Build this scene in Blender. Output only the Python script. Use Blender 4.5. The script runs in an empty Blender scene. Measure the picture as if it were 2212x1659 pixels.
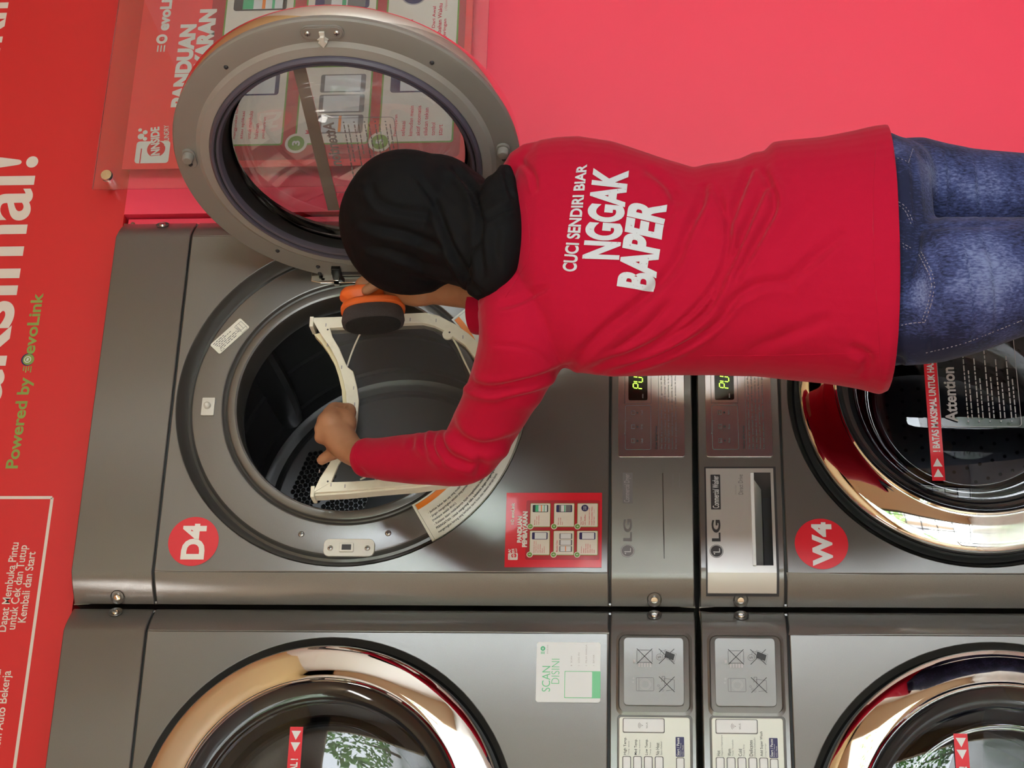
import bpy, bmesh, math, random
import numpy as np
from mathutils import Vector, Matrix, noise
from mathutils.bvhtree import BVHTree
random.seed(7)
S = bpy.context.scene
COL = S.collection
PI = math.pi
EXPO = 1.93
SKY = 4.6
LAMPS = ((-2.7, -1.6, 4.),)
LED = .7
WALLR = (.90, .052, .105)
BANR_DIM = (.60, .020, .024)  # banner red, lowered for the weaker light high on the wall
SKIN = (.36, .17, .09)
SHIRT = (.42, .005, .030)
# ------------------------------------------------------------------ camera (turned on its side, like the photograph)
FPX = 3690.67
YAW, PIT, ROLL = 0.40419, 0.08257, -0.00589
CAM = Vector((-0.71876, -2.53143, 1.05455))
_fw = Vector((math.sin(YAW)*math.cos(PIT), math.cos(YAW)*math.cos(PIT), math.sin(PIT)))
_r = Vector((math.cos(YAW), -math.sin(YAW), 0)); _u = _r.cross(_fw)
_r2 = _r*math.cos(ROLL)+_u*math.sin(ROLL); _u2 = -_r*math.sin(ROLL)+_u*math.cos(ROLL)
def at(x, y, Y):
    """point on the world plane y=Y that the photo shows at pixel (x, y)"""
    d = _fw + _r2*((1659-y)-829.5)/FPX + _u2*(1106-x)/FPX
    return CAM + d*((Y-CAM.y)/d.y)
cd = bpy.data.cameras.new('camera'); cam = bpy.data.objects.new('camera', cd); COL.objects.link(cam)
cd.sensor_width = 36; cd.lens = 36*FPX/2212; cd.clip_start = .05; cd.clip_end = 200
cam.matrix_world = Matrix(((-_u2.x, _r2.x, -_fw.x, CAM.x), (-_u2.y, _r2.y, -_fw.y, CAM.y), (-_u2.z, _r2.z, -_fw.z, CAM.z), (0, 0, 0, 1)))
S.camera = cam
S.view_settings.view_transform = 'Standard'; S.view_settings.look = 'None'
S.view_settings.gamma = 1; S.view_settings.use_curve_mapping = False
S.view_settings.exposure = EXPO
S.cycles.use_denoising = True
S.cycles.max_bounces = 10; S.cycles.transparent_max_bounces = 16; S.cycles.caustics_reflective = False
S.cycles.caustics_refractive = False
# overcast sky outside
w = bpy.data.worlds.new('sky'); S.world = w; w.use_nodes = True
bg = w.node_tree.nodes['Background']; bg.inputs[0].default_value = (.86, .93, 1, 1); bg.inputs[1].default_value = SKY
# two soft ceiling lamps (their fixtures are built with the room)
for i, (lx, ly, en) in enumerate(LAMPS):
    ld = bpy.data.lights.new('ceiling_lamp_light', 'AREA'); ld.shape = 'RECTANGLE'; ld.size = 1.2; ld.size_y = .3
    ld.energy = en; ld.color = (1, .95, .88)
    lo = bpy.data.objects.new('ceiling_lamp_light', ld); lo.location = (lx, ly, 2.83); COL.objects.link(lo)
# ------------------------------------------------------------------ materials
def sl(c):
    return tuple((v/255/12.92 if v/255 <= .04045 else ((v/255+.055)/1.055)**2.4) for v in c)
def mat(name, col=(.5, .5, .5), rough=.5, metal=0., coat=0., spec=.5, emit=None, es=0., trans=0., alpha=1., bump=None, var=None, sheen=0, coatr=.05, ior=1.45):
    m = bpy.data.materials.new(name); m.use_nodes = True; nt = m.node_tree; b = nt.nodes['Principled BSDF']
    b.inputs['Base Color'].default_value = (*col, 1); b.inputs['Roughness'].default_value = rough
    b.inputs['Metallic'].default_value = metal; b.inputs['Coat Weight'].default_value = coat; b.inputs['Coat Roughness'].default_value = coatr
    b.inputs['Specular IOR Level'].default_value = spec; b.inputs['Transmission Weight'].default_value = trans
    b.inputs['Alpha'].default_value = alpha; b.inputs['IOR'].default_value = ior
    if sheen: b.inputs['Sheen Weight'].default_value = sheen; b.inputs['Sheen Roughness'].default_value = .4
    if emit: b.inputs['Emission Color'].default_value = (*emit, 1); b.inputs['Emission Strength'].default_value = es
    def tex(scale, detail=3, st=(1, 1, 1)):
        tc = nt.nodes.new('ShaderNodeTexCoord'); mp = nt.nodes.new('ShaderNodeMapping'); mp.inputs['Scale'].default_value = st
        n = nt.nodes.new('ShaderNodeTexNoise'); n.inputs['Scale'].default_value = scale; n.inputs['Detail'].default_value = detail
        nt.links.new(tc.outputs['Object'], mp.inputs[0]); nt.links.new(mp.outputs[0], n.inputs['Vector']); return n
    if bump:   # list of (scale, strength, distance, stretch)
        prev = None
        for (sc, stg, dist, *rest) in bump:
            n = tex(sc, 3, rest[0] if rest else (1, 1, 1)); bp = nt.nodes.new('ShaderNodeBump')
            bp.inputs['Strength'].default_value = stg; bp.inputs['Distance'].default_value = dist
            nt.links.new(n.outputs['Fac'], bp.inputs['Height'])
            if prev: nt.links.new(prev.outputs[0], bp.inputs['Normal'])
            prev = bp
        nt.links.new(prev.outputs[0], b.inputs['Normal'])
        if coat: nt.links.new(prev.outputs[0], b.inputs['Coat Normal'])
    if var:    # (other colour, scale, low, high)
        c2, sc, lo_, hi = var[:4]; n = tex(sc, 4, var[4] if len(var) > 4 else (1, 1, 1)); r = nt.nodes.new('ShaderNodeValToRGB')
        r.color_ramp.elements[0].position = lo_; r.color_ramp.elements[0].color = (*col, 1)
        r.color_ramp.elements[1].position = hi; r.color_ramp.elements[1].color = (*c2, 1)
        nt.links.new(n.outputs['Fac'], r.inputs[0]); nt.links.new(r.outputs[0], b.inputs['Base Color'])
    return m
M = {}
M['paint'] = mat('graphite_paint', (.136, .126, .118), .40, .65, 1., .5, bump=[(900, .10, .0006), (9, .05, .004)], var=((.168, .156, .146), 1400, .35, .7), coatr=.06)
M['paint_dark'] = mat('graphite_inner', (.09, .082, .076), .3, .4, .3, bump=[(900, .08, .0005)])
M['black'] = mat('black_rubber', (.012, .012, .013), .5)
M['blackgloss'] = mat('black_gloss', (.012, .012, .014), .08, 0, .6)
M['chrome'] = mat('chrome', (.86, .85, .83), .03, 1, bump=[(5, .015, .01)])
M['steel'] = mat('brushed_steel', (.62, .61, .6), .3, 1, bump=[(200, .2, .001, (1, 1, 20))])
M['drum'] = mat('drum_steel_grey', (.14, .141, .147), .28, .55, .1, bump=[(60, .06, .002)])
M['drumhole'] = mat('drum_hole_black', (.006, .006, .007), .6)
M['silver'] = mat('silver_panel', (.52, .51, .49), .36, .55, .2, bump=[(500, .05, .0004)])
M['silverw'] = mat('silver_white_panel', (.56, .555, .50), .4, .25, .15)
M['ctrl'] = mat('control_film', (.44, .38, .39), .17, .85, .5, coatr=.08)
M['picto'] = mat('pictogram_film', (.27, .268, .275), .35, .1, .2)
M['grey'] = mat('door_plastic_grey', (.225, .208, .192), .5, bump=[(1200, .15, .0004)])
M['grey2'] = mat('door_plastic_light_grey', (.285, .265, .248), .45, bump=[(1500, .25, .0005)])
M['gasket'] = mat('gasket_violet_grey', (.085, .075, .105), .4, bump=[(800, .1, .0004)])
M['beige'] = mat('latch_beige', (.60, .57, .52), .4)
M['ivory'] = mat('filter_ivory', (.78, .74, .62), .45, bump=[(150, .06, .001)], var=((.70, .66, .55), 60, .5, .75))
M['ivory2'] = mat('filter_ivory_yellowed', (.74, .66, .44), .5)
M['ink'] = mat('ink_dark', (.03, .028, .032), .5)
M['inkg'] = mat('ink_grey', (.16, .15, .16), .5)
M['inkm'] = mat('ink_mid_grey', (.36, .33, .34), .5)
M['white'] = mat('print_white', (.72, .69, .65), .35)
M['whitew'] = mat('vinyl_white', (.66, .66, .68), .35)
M['red'] = mat('vinyl_red', sl((214, 40, 54)), .3, coat=.2)
M['darkred'] = mat('print_dark_red', sl((176, 45, 55)), .3, coat=.2)
M['redtxt'] = mat('print_red_text', sl((205, 45, 75)), .4)
M['green'] = mat('print_green', sl((105, 150, 60)), .4)
M['teal'] = mat('print_teal', sl((70, 175, 125)), .4)
M['orange'] = mat('print_orange', sl((236, 130, 40)), .4)
M['navy'] = mat('print_navy', sl((40, 36, 88)), .4)
M['cream'] = mat('print_cream', (.70, .64, .57), .4)
M['labelw'] = mat('label_white', (.76, .74, .66), .3)
M['scangreen'] = mat('print_scan_green', sl((108, 190, 140)), .35)
M['screen'] = mat('display_black', (.004, .005, .004), .12, coat=.4)
M['led'] = mat('led_green', (.2, .9, .1), .4, emit=(.42, 1, .06), es=LED)
M['wallred'] = mat('wall_red_paint', WALLR, .38, coat=.12, coatr=.25, bump=[(14, .06, .004), (400, .04, .0005)])
M['bannerred_dim'] = mat('banner_red_vinyl_dim', BANR_DIM, .36, coat=.15, coatr=.2, bump=[(5, .10, .01, (1, 1, .5)), (60, .03, .001)])
M['bannertxt'] = mat('banner_letters', (.66, .58, .52), .5)
M['bannergreen'] = mat('banner_green_letters', sl((128, 150, 72)), .5)
def glassy(name, tint=(.93, .93, .93), ior=1.5, rough=.0, haze=0.):
    m = bpy.data.materials.new(name); m.use_nodes = True; nt = m.node_tree; nt.nodes.clear()
    o = nt.nodes.new('ShaderNodeOutputMaterial'); t = nt.nodes.new('ShaderNodeBsdfTransparent'); g = nt.nodes.new('ShaderNodeBsdfGlossy')
    f = nt.nodes.new('ShaderNodeFresnel'); mx = nt.nodes.new('ShaderNodeMixShader'); f.inputs[0].default_value = ior
    t.inputs[0].default_value = (*tint, 1); g.inputs['Roughness'].default_value = rough
    nt.links.new(f.outputs[0], mx.inputs[0]); nt.links.new(t.outputs[0], mx.inputs[1]); nt.links.new(g.outputs[0], mx.inputs[2])
    if haze:
        df = nt.nodes.new('ShaderNodeBsdfDiffuse'); df.inputs[0].default_value = (.8, .78, .76, 1); m2 = nt.nodes.new('ShaderNodeMixShader'); m2.inputs[0].default_value = haze
        nt.links.new(mx.outputs[0], m2.inputs[1]); nt.links.new(df.outputs[0], m2.inputs[2]); mx = m2
    nt.links.new(mx.outputs[0], o.inputs[0]); return m
M['acrylic'] = glassy('clear_acrylic', (.985, .98, .98), 1.42, haze=.015)
M['darkglass'] = glassy('tinted_door_glass', (.60, .60, .62), 1.6)
M['glass'] = glassy('clear_door_glass', (.95, .95, .955), 1.42)
M['guidered'] = mat('guide_red', sl((240, 62, 68)), .35, coat=.1)
M['clearfilm'] = glassy('clear_label_film', (.9, .9, .9), 1.4)
# ------------------------------------------------------------------ mesh helpers
def sharp(me, ang=35):
    me.polygons.foreach_set('use_smooth', [True]*len(me.polygons))
    if hasattr(me, 'set_sharp_from_angle'): me.set_sharp_from_angle(angle=math.radians(ang))
def link(name, me, parent=None, loc=None, mats=None, ang=35, **props):
    for m in (mats or []): me.materials.append(M[m] if isinstance(m, str) else m)
    sharp(me, ang)
    o = bpy.data.objects.new(name, me); COL.objects.link(o)
    if parent: o.parent = parent
    if loc is not None: o.location = loc
    for k, v in props.items(): o[k] = v
    return o
def thing(name, label, cat, loc=(0, 0, 0), group=None):
    o = bpy.data.objects.new(name, None); COL.objects.link(o); o.location = loc; o['label'] = label; o['category'] = cat
    o.empty_display_size = .05
    if group: o['group'] = group
    return o
class MB:
    def __init__(s): s.v = []; s.f = []; s.m = []
    def add(s, vs, fs, mi=0):
        k = len(s.v); s.v += [tuple(q) for q in vs]; s.f += [tuple(i+k for i in f) for f in fs]; s.m += [mi]*len(fs); return s
    def box(s, x0, x1, y0, y1, z0, z1, mi=0):
        return s.add([(x, y, z) for x in (x0, x1) for y in (y0, y1) for z in (z0, z1)],
                     [(0, 1, 3, 2), (4, 6, 7, 5), (0, 4, 5, 1), (2, 3, 7, 6), (0, 2, 6, 4), (1, 5, 7, 3)], mi)
    def prism(s, pts, y0, y1, mi=0):
        """outline in x/z, extruded along y"""
        n = len(pts); vs = [(p[0], y0, p[1]) for p in pts]+[(p[0], y1, p[1]) for p in pts]
        fs = [tuple(range(n)), tuple(range(2*n-1, n-1, -1))]+[(i, i+n, (i+1) % n+n, (i+1) % n) for i in range(n)]
        return s.add(vs, fs, mi)
    def lathe(s, prof, c=(0, 0, 0), n=96, mi=0, a0=0, a1=2*PI):
        """profile (r, y) turned about the y axis through c; mi may be a list per segment"""
        full = abs(a1-a0-2*PI) < 1e-6; k = n if full else n+1
        vs = []
        for (r, y) in prof:
            for i in range(k):
                a = a0+(a1-a0)*i/n; vs.append((c[0]+r*math.cos(a), c[1]+y, c[2]+r*math.sin(a)))
        for j in range(len(prof)-1):
            fs = []
            for i in range(n):
                i2 = (i+1) % k; fs.append((j*k+i, j*k+i2, (j+1)*k+i2, (j+1)*k+i))
            if j == 0: base = len(s.v); s.v += vs
            s.f += [tuple(q+base for q in f) for f in fs]; s.m += [mi[j] if isinstance(mi, (list, tuple)) else mi]*n
        return s
    def tube(s, path, rad, n=12, mi=0, squash=None, cap=True):
        P = [Vector(p) for p in path]; R = rad if isinstance(rad, (list, tuple)) else [rad]*len(P)
        vs = []; prev = None
        for i, p in enumerate(P):
            t = (P[min(i+1, len(P)-1)]-P[max(i-1, 0)]).normalized()
            a = prev if prev else (Vector((0, 0, 1)) if abs(t.z) < .9 else Vector((1, 0, 0)))
            a = (a-t*a.dot(t)).normalized(); b = t.cross(a); prev = a
            for j in range(n):
                q = 2*PI*j/n; vs.append(p+a*math.cos(q)*R[i]+b*math.sin(q)*R[i]*(squash or 1))
        fs = [(i*n+j, i*n+(j+1) % n, (i+1)*n+(j+1) % n, (i+1)*n+j) for i in range(len(P)-1) for j in range(n)]
        if cap: fs += [tuple(range(n-1, -1, -1)), tuple((len(P)-1)*n+j for j in range(n))]
        return s.add(vs, fs, mi)
    def sphere(s, c, r, n=16, mi=0, sc=(1, 1, 1)):
        k = n//2; vs = [(c[0]+r*sc[0]*math.sin(PI*i/k)*math.cos(2*PI*j/n), c[1]+r*sc[1]*math.sin(PI*i/k)*math.sin(2*PI*j/n), c[2]+r*sc[2]*math.cos(PI*i/k)) for i in range(k+1) for j in range(n)]
        return s.add(vs, [(i*n+j, i*n+(j+1) % n, (i+1)*n+(j+1) % n, (i+1)*n+j) for i in range(k) for j in range(n)], mi)
    def mesh(s, name='m', recalc=True):
        me = bpy.data.meshes.new(name); me.from_pydata(s.v, [], s.f); me.polygons.foreach_set('material_index', s.m)
        bm = bmesh.new(); bm.from_mesh(me); bmesh.ops.remove_doubles(bm, verts=bm.verts, dist=1e-6)
        bmesh.ops.dissolve_degenerate(bm, edges=bm.edges, dist=1e-7)
        if recalc: bmesh.ops.recalc_face_normals(bm, faces=bm.faces)
        bm.to_mesh(me); bm.free(); me.update(); return me
    def build(s, name, mats, parent=None, loc=None, ang=35, recalc=True, bevel=0, **props):
        o = link(name, s.mesh(name, recalc), parent, loc, mats, ang, **props)
        if bevel:
            b = o.modifiers.new('bevel', 'BEVEL'); b.width = bevel; b.segments = 2; b.limit_method = 'ANGLE'; b.angle_limit = math.radians(35)
        return o
def rrect(x0, x1, z0, z1, r, n=5):
    pts = []
    for (cx, cz, a) in ((x1-r, z1-r, 0), (x0+r, z1-r, 90), (x0+r, z0+r, 180), (x1-r, z0+r, 270)):
        for i in range(n+1):
            q = math.radians(a+90*i/n); pts.append((cx+r*math.cos(q), cz+r*math.sin(q)))
    return pts
def circ(cx, cz, r, n=32): return [(cx+r*math.cos(2*PI*i/n), cz+r*math.sin(2*PI*i/n)) for i in range(n)]
_tc = {}
def text2d(body, bold=0., shear=0., res=4, ls=1.0, align='LEFT'):
    key = (body, bold, shear, ls, align, res)
    if key not in _tc:
        c = bpy.data.curves.new('t', 'FONT'); c.body = body; c.offset = bold; c.shear = shear; c.resolution_u = res; c.space_line = ls; c.align_x = align
        o = bpy.data.objects.new('t', c); COL.objects.link(o); dg = bpy.context.evaluated_depsgraph_get()
        me = bpy.data.meshes.new_from_object(o.evaluated_get(dg))
        vs = [(v.co.x, v.co.y) for v in me.vertices]; fs = [tuple(p.vertices) for p in me.polygons]
        bpy.data.objects.remove(o); bpy.data.curves.remove(c); bpy.data.meshes.remove(me)
        _tc[key] = (vs, fs)
    return _tc[key]
class Print:
    """flat printed matter: shapes in x/z, stacked in thin layers in front of y=0"""
    def __init__(s): s.b = MB(); s.mats = []
    def mi(s, m):
        if m not in s.mats: s.mats.append(m)
        return s.mats.index(m)
    def poly(s, pts, m, L=1): s.b.add([(p[0], -L*.00035, p[1]) for p in pts], [tuple(range(len(pts)))], s.mi(m)); return s
    def rect(s, x0, x1, z0, z1, m, L=1, r=0): return s.poly(rrect(x0, x1, z0, z1, r) if r else [(x0, z0), (x1, z0), (x1, z1), (x0, z1)], m, L)
    def frame(s, x0, x1, z0, z1, t, m, L=1):
        for q in ((x0, x1, z0, z0+t), (x0, x1, z1-t, z1), (x0, x0+t, z0+t, z1-t), (x1-t, x1, z0+t, z1-t)): s.rect(*q, m, L)
        return s
    def line(s, pts, t, m, L=1, close=False):
        P = list(pts)+([pts[0]] if close else [])
        for a, b in zip(P, P[1:]):
            dx, dz = b[0]-a[0], b[1]-a[1]; l = math.hypot(dx, dz) or 1; nx, nz = -dz/l*t/2, dx/l*t/2
            s.poly([(a[0]-nx, a[1]-nz), (b[0]-nx, b[1]-nz), (b[0]+nx, b[1]+nz), (a[0]+nx, a[1]+nz)], m, L)
        return s
    def ring(s, cx, cz, r, t, m, L=1, n=36): return s.line(circ(cx, cz, r-t/2, n), t*1.02, m, L, True)
    def disc(s, cx, cz, r, m, L=1, n=40): return s.poly(circ(cx, cz, r, n), m, L)
    def text(s, body, x0, x1, z0, z1, m, L=2, bold=0., shear=0., rot=0., fit=True, **k):
        vs, fs = text2d(body, bold, shear, **k)
        ax = min(v[0] for v in vs); bx = max(v[0] for v in vs); az = min(v[1] for v in vs); bz = max(v[1] for v in vs)
        sx = (x1-x0)/(bx-ax); sz = (z1-z0)/(bz-az); cx, cz = (x0+x1)/2, (z0+z1)/2; ca, sa = math.cos(rot), math.sin(rot)
        out = []
        for (x, z) in vs:
            X = x0+(x-ax)*sx-cx; Z = z0+(z-az)*sz-cz; out.append((cx+X*ca-Z*sa, -L*.00035, cz+X*sa+Z*ca))
        s.b.add(out, fs, s.mi(m)); return s
    def build(s, name, parent=None, loc=(0, 0, 0), **props):
        me = s.b.mesh(name, recalc=False)
        me.polygons.foreach_get
        bm = bmesh.new(); bm.from_mesh(me)
        for f in bm.faces:
            if f.normal.y > 0: f.normal_flip()
        bm.to_mesh(me); bm.free()
        return link(name, me, parent, loc, s.mats, **props)
def screw(parent, loc, r=.006, name='screw', m='steel', ny=-1):
    b = MB(); b.lathe([(0, -.0026), (r*.5, -.0024), (r*.8, -.0016), (r, 0), (r, .002)], (0, 0, 0), 16, 0)
    b.box(-r*.62, r*.62, -.0029, -.0020, -r*.13, r*.13, 1); b.box(-r*.13, r*.13, -.0029, -.0020, -r*.62, r*.62, 1)
    return b.build(name, [m, 'ink'], parent, loc)

# ------------------------------------------------------------------ washer and dryer stacks
W = .690; GAP = .00425; FW = .0476; FH = .0344
Z_A, Z_2, Z_3, Z_4, Z_T = 1.840, 1.1235, .9898, .8547, 1.9719
def fronty(x):
    """front surface depth over one machine (x from its left edge)"""
    e = min(x, W-x)
    if e >= FW: return 0.
    t = (FW-e)/(FW-GAP)
    return FH*(.62*t+.38*t*t)
XS = [GAP, .006, .012, .020, .029, .038, FW]
XS = XS+[W-x for x in reversed(XS)]
def panel(name, z0, z1, parent, mats='paint', hole=None, depth=.012, cut=None):
    """strip of the curved front between two heights; hole = (x, z, r) in the flat middle, cut = rounded rectangle"""
    b = MB()
    if hole is None:
        xs = sorted(set(XS+(list(cut[:2]) if cut else []))); zs = [z0, cut[2], cut[3], z1] if cut else [z0, z1]
        for xa, xb in zip(xs, xs[1:]):
            for za, zb in zip(zs, zs[1:]):
                if cut and xa >= cut[0]-1e-6 and xb <= cut[1]+1e-6 and za >= cut[2]-1e-6 and zb <= cut[3]+1e-6: continue
                b.add([(xa, fronty(xa), za), (xb, fronty(xb), za), (xb, fronty(xb), zb), (xa, fronty(xa), zb)], [(0, 1, 2, 3)])
    else:
        hx, hz, hr = hole; N = 96
        for side in (0, 1):
            xs = XS[:7] if side == 0 else XS[7:]
            for xa, xb in zip(xs, xs[1:]):
                zz = [z0+(z1-z0)*k/8 for k in range(9)]
                for za, zb in zip(zz, zz[1:]): b.add([(xa, fronty(xa), za), (xb, fronty(xb), za), (xb, fronty(xb), zb), (xa, fronty(xa), zb)], [(0, 1, 2, 3)])
        ins, outs = [], []
        angs = [2*PI*i/N for i in range(N)]
        for cx, cz in ((FW, z0), (W-FW, z0), (FW, z1), (W-FW, z1)):
            a = math.atan2(cz-hz, cx-hx) % (2*PI); k = min(range(N), key=lambda i: abs((angs[i]-a+PI) % (2*PI)-PI)); angs[k] = a
        for a in angs:
            c, s_ = math.cos(a), math.sin(a); ins.append((hx+hr*c, 0, hz+hr*s_))
            tx = ((W-FW-hx)/c if c > 1e-9 else ((FW-hx)/c if c < -1e-9 else 1e9)); tz = ((z1-hz)/s_ if s_ > 1e-9 else ((z0-hz)/s_ if s_ < -1e-9 else 1e9))
            t = min(tx, tz); outs.append((hx+t*c, 0, hz+t*s_))
        b.add(ins+outs, [(i, (i+1) % N, N+(i+1) % N, N+i) for i in range(N)])
    me = b.mesh(name); bm = bmesh.new(); bm.from_mesh(me)
    for f in bm.faces:
        if f.normal.y > 0: f.normal_flip()
    # return edges: push a rim backwards
    be = [e for e in bm.edges if e.is_boundary]
    r = bmesh.ops.extrude_edge_only(bm, edges=be)
    vs = [g for g in r['geom'] if isinstance(g, bmesh.types.BMVert)]
    for v in vs: v.co.y += depth
    bmesh.ops.recalc_face_normals(bm, faces=bm.faces)
    c = [f for f in bm.faces if abs(f.normal.y) > .9 and f.calc_area() > 1e-4]
    if c and c[0].normal.y > 0: bmesh.ops.reverse_faces(bm, faces=bm.faces)
    bm.to_mesh(me); bm.free()
    o = link(name, me, parent, None, [mats], 30)
    bv = o.modifiers.new('bevel', 'BEVEL'); bv.width = .0016; bv.segments = 2; bv.limit_method = 'ANGLE'; bv.angle_limit = math.radians(50)
    return o
def side_screw(parent, x, z):
    y = fronty(x if x > 0 else 0)
    b = MB(); b.lathe([(.0115, -.0012), (.0105, .0002), (.0065, .0022), (.006, -.001), (.005, -.003), (.0, -.0036)], n=20, mi=[0, 0, 1, 1, 1])
    o = b.build('side_screw', ['paint_dark', 'chrome'], parent, (x, y-.0012, z))
    o.rotation_euler.z = (-1 if x < W/2 else 1)*math.atan2(FH, FW-GAP)*1.0
    return o
def ring_lathe(name, prof, c, mats, mi, parent, n=128, ang=30):
    b = MB(); b.lathe(prof, c, n, mi); return b.build(name, mats, parent, ang=ang)
# --- the closed / open door, modelled about the origin: axis y, outside towards -y
def make_door(parent, kind):
    d = bpy.data.objects.new('door', None); COL.objects.link(d); d.parent = parent
    # chrome trim ring (outer side rim + rounded face)
    pr = [(.262, .008), (.2690, .007), (.2712, .004), (.2715, -.0150), (.2710, -.0195), (.2698, -.0235), (.2675, -.0262), (.2560, -.0295), (.2450, -.0325), (.2340, -.0352), (.2240, -.0373), (.2195, -.0378), (.2175, -.0385), (.2160, -.034)]
    ring_lathe('chrome_ring', pr, (0, 0, 0), ['chrome'], 0, d, 160, 60)
    # glass surround
    pr = [(.2165, -.038), (.2140, -.0395), (.2120, -.036), (.206, -.030), (.198, -.0235), (.192, -.021), (.188, -.0215), (.185, -.0205), (.184, -.014)]
    ring_lathe('glass_surround', pr, (0, 0, 0), ['blackgloss', 'chrome'], [1, 1, 0, 0, 0, 0, 0, 0], d, 128, 40)
    if kind == 'open':
        # clear bowl seen from the inside
        pr = [(.190, -.018), (.186, -.004), (.179, .010), (.172, .022), (.166, .027), (.163, .0255), (.160, .027), (.154, .035), (.150, .0375), (.146, .0365), (.12, .038), (.07, .039), (.0001, .0395)]
        b = MB(); b.lathe(pr, n=96); g = b.build('door_glass', ['glass'], d, ang=80)
        # outer flat pane
        b = MB(); b.lathe([(.188, -.0215), (.12, -.0235), (.0001, -.0245)], n=96); b.build('outer_pane', ['glass'], d, ang=80)
        # grey inner casing with rim, step and gasket
        pr = [(.2695, -.002), (.272, .004), (.2725, .010), (.2705, .0135), (.266, .015), (.235, .0165), (.2335, .0175), (.228, .0215), (.214, .0235), (.2125, .0225)]
        ring_lathe('inner_casing', pr, (0, 0, 0), ['grey', 'grey2'], [0, 0, 0, 0, 0, 1, 1, 1, 1], d, 160, 25)
        pr = [(.2135, .020), (.2125, .027), (.209, .0305), (.2055, .0300), (.2045, .0265), (.2025, .0262), (.2015, .0285), (.198, .0275), (.194, .020), (.1905, .008), (.1885, -.008), (.1885, -.020)]
        ring_lathe('gasket', pr, (0, 0, 0), ['gasket', 'black'], [0, 0, 0, 0, 1, 0, 0, 0, 1, 1, 1], d, 128, 30)
        def tilted(o, a, r, y, roll=0):
            o.location = (r*math.cos(a), y, r*math.sin(a)); o.rotation_euler = (0, -roll, 0); return o
        # latch hook plate at the free edge, here at x = -R
        b = MB(); b.prism(rrect(-.0125, .0125, -.032, .032, .0124, 6), 0, .0035); b.prism(rrect(-.0105, .0105, -.030, .030, .0104, 6), .0034, .0046)
        o = b.build('latch_plate', ['grey'], d, (-.2510, .0145, 0), bevel=.0006)
        b = MB(); b.prism([(-.004, -.004), (.006, -.0035), (.010, -.0085), (.0115, 0), (.010, .0085), (.006, .0035), (-.004, .004)], .003, .0075); b.prism([(.002, -.0032), (.010, -.0030), (.012, -.0068), (.021, 0), (.012, .0068), (.010, .0030), (.002, .0032)], .005, .012)
        b.build('latch_hook', ['beige'], o, bevel=.0005)
        for s_ in (-1, 1): q = screw(d, (-.2510, .0190, .0215*s_), .0045, 'latch_screw'); q.rotation_euler = (PI, 0, 0)
        for a in (36, 141, 219, 324):
            q = screw(d, (.245*math.cos(math.radians(a)), .0158, .245*math.sin(math.radians(a))), .0038, 'casing_screw', 'ink'); q.rotation_euler = (PI, 0, 0)
        for xx in (.237, .2545): q = screw(d, (xx, .016, .082), .0036, 'casing_screw', 'ink'); q.rotation_euler = (PI, 0, 0)
        for a in (90, 270):
            b = MB(); s_ = math.radians(a)
            b.prism(rrect(-.0190, .0190, -.0105, .0105, .0104, 6), 0, .006); b.lathe([(.0088, .0055), (.0086, .015), (.007, .0180), (0, .0185)], (-.0070, 0, 0), 24)
            o = b.build('rubber_foot', ['grey'], d, (-.012, .0145, .2475*math.sin(s_)), bevel=.0008)
            q = screw(o, (.0100, .007, 0), .0034, 'foot_screw', 'ink'); q.rotation_euler = (PI, 0, 0)
        # hinge arm (at x=+R, upper and lower)
        for zz in (.062, -.040):
            b = MB(); b.box(.236, .262, .009, .0235, zz-.0075+(-.010), zz+.0075-.010, 1)
            b.prism([(.244, zz-.016), (.262, zz-.016), (.275, zz-.018), (.275, zz-.004), (.262, zz-.004), (.244, zz-.004)], .016, .021, 0)
            b.prism([(.252, zz-.0145), (.266, zz-.0145), (.266, zz-.0055), (.252, zz-.0055)], .020, .034, 0)
            b.build('hinge_arm', ['chrome', 'black'], d, bevel=.0008)
        b = MB(); b.box(.2505, .2565, .0135, .0166, -.012, .062, 0); b.build('hinge_slot', ['ink'], d)
    else:
        b = MB(); b.lathe([(.190, -.0205), (.16, -.029), (.12, -.0345), (.07, -.0375), (.0001, -.0385)], n=96); b.build('door_glass', ['darkglass'], d, ang=80)
        pr = [(.186, -.014), (.183, -.004), (.176, .012), (.165, .030), (.150, .045), (.128, .052), (.09, .050), (.0001, .049)]
        b = MB(); b.lathe(pr, n=96); b.build('glass_bowl', ['darkglass'], d, ang=80)
        if kind == 'dryer':
            ring_lathe('gasket_ring', [(.17, .004), (.166, -.002), (.160, .004), (.158, .012)], (0, 0, 0), ['blackgloss'], 0, d)
    return d
def limit_strip(parent, z, rot, y, back=False, width=.305, name='limit_sticker'):
    p = Print(); h = .0098
    p.rect(-width/2, width/2, -h, h, 'red', 1)
    if not back:
        x = -width/2+.006
        for k in (0, 1): p.poly([(x+k*.017, -.0072), (x+.0135+k*.017, 0), (x+k*.017, .0072)], 'whitew', 2)
        for k in (0, 1): p.poly([(-x-k*.017, -.0072), (-x-.0135-k*.017, 0), (-x-k*.017, .0072)], 'whitew', 2)
        p.text('! BATAS MAKSIMAL UNTUK HASIL OPTIMAL !', -width/2+.047, width/2-.047, -.0056, .0056, 'whitew', 2, bold=.030)
    if back: p.rect(-width/2, width/2, -h, h, M_TAPE, 0)
    o = p.build(name, parent, (-.010, y, z)); o.rotation_euler.y = rot; return o
M_TAPE = 'tapeback'; M['tapeback'] = mat('sticker_back_grey', (.26, .215, .19), .6)
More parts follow.
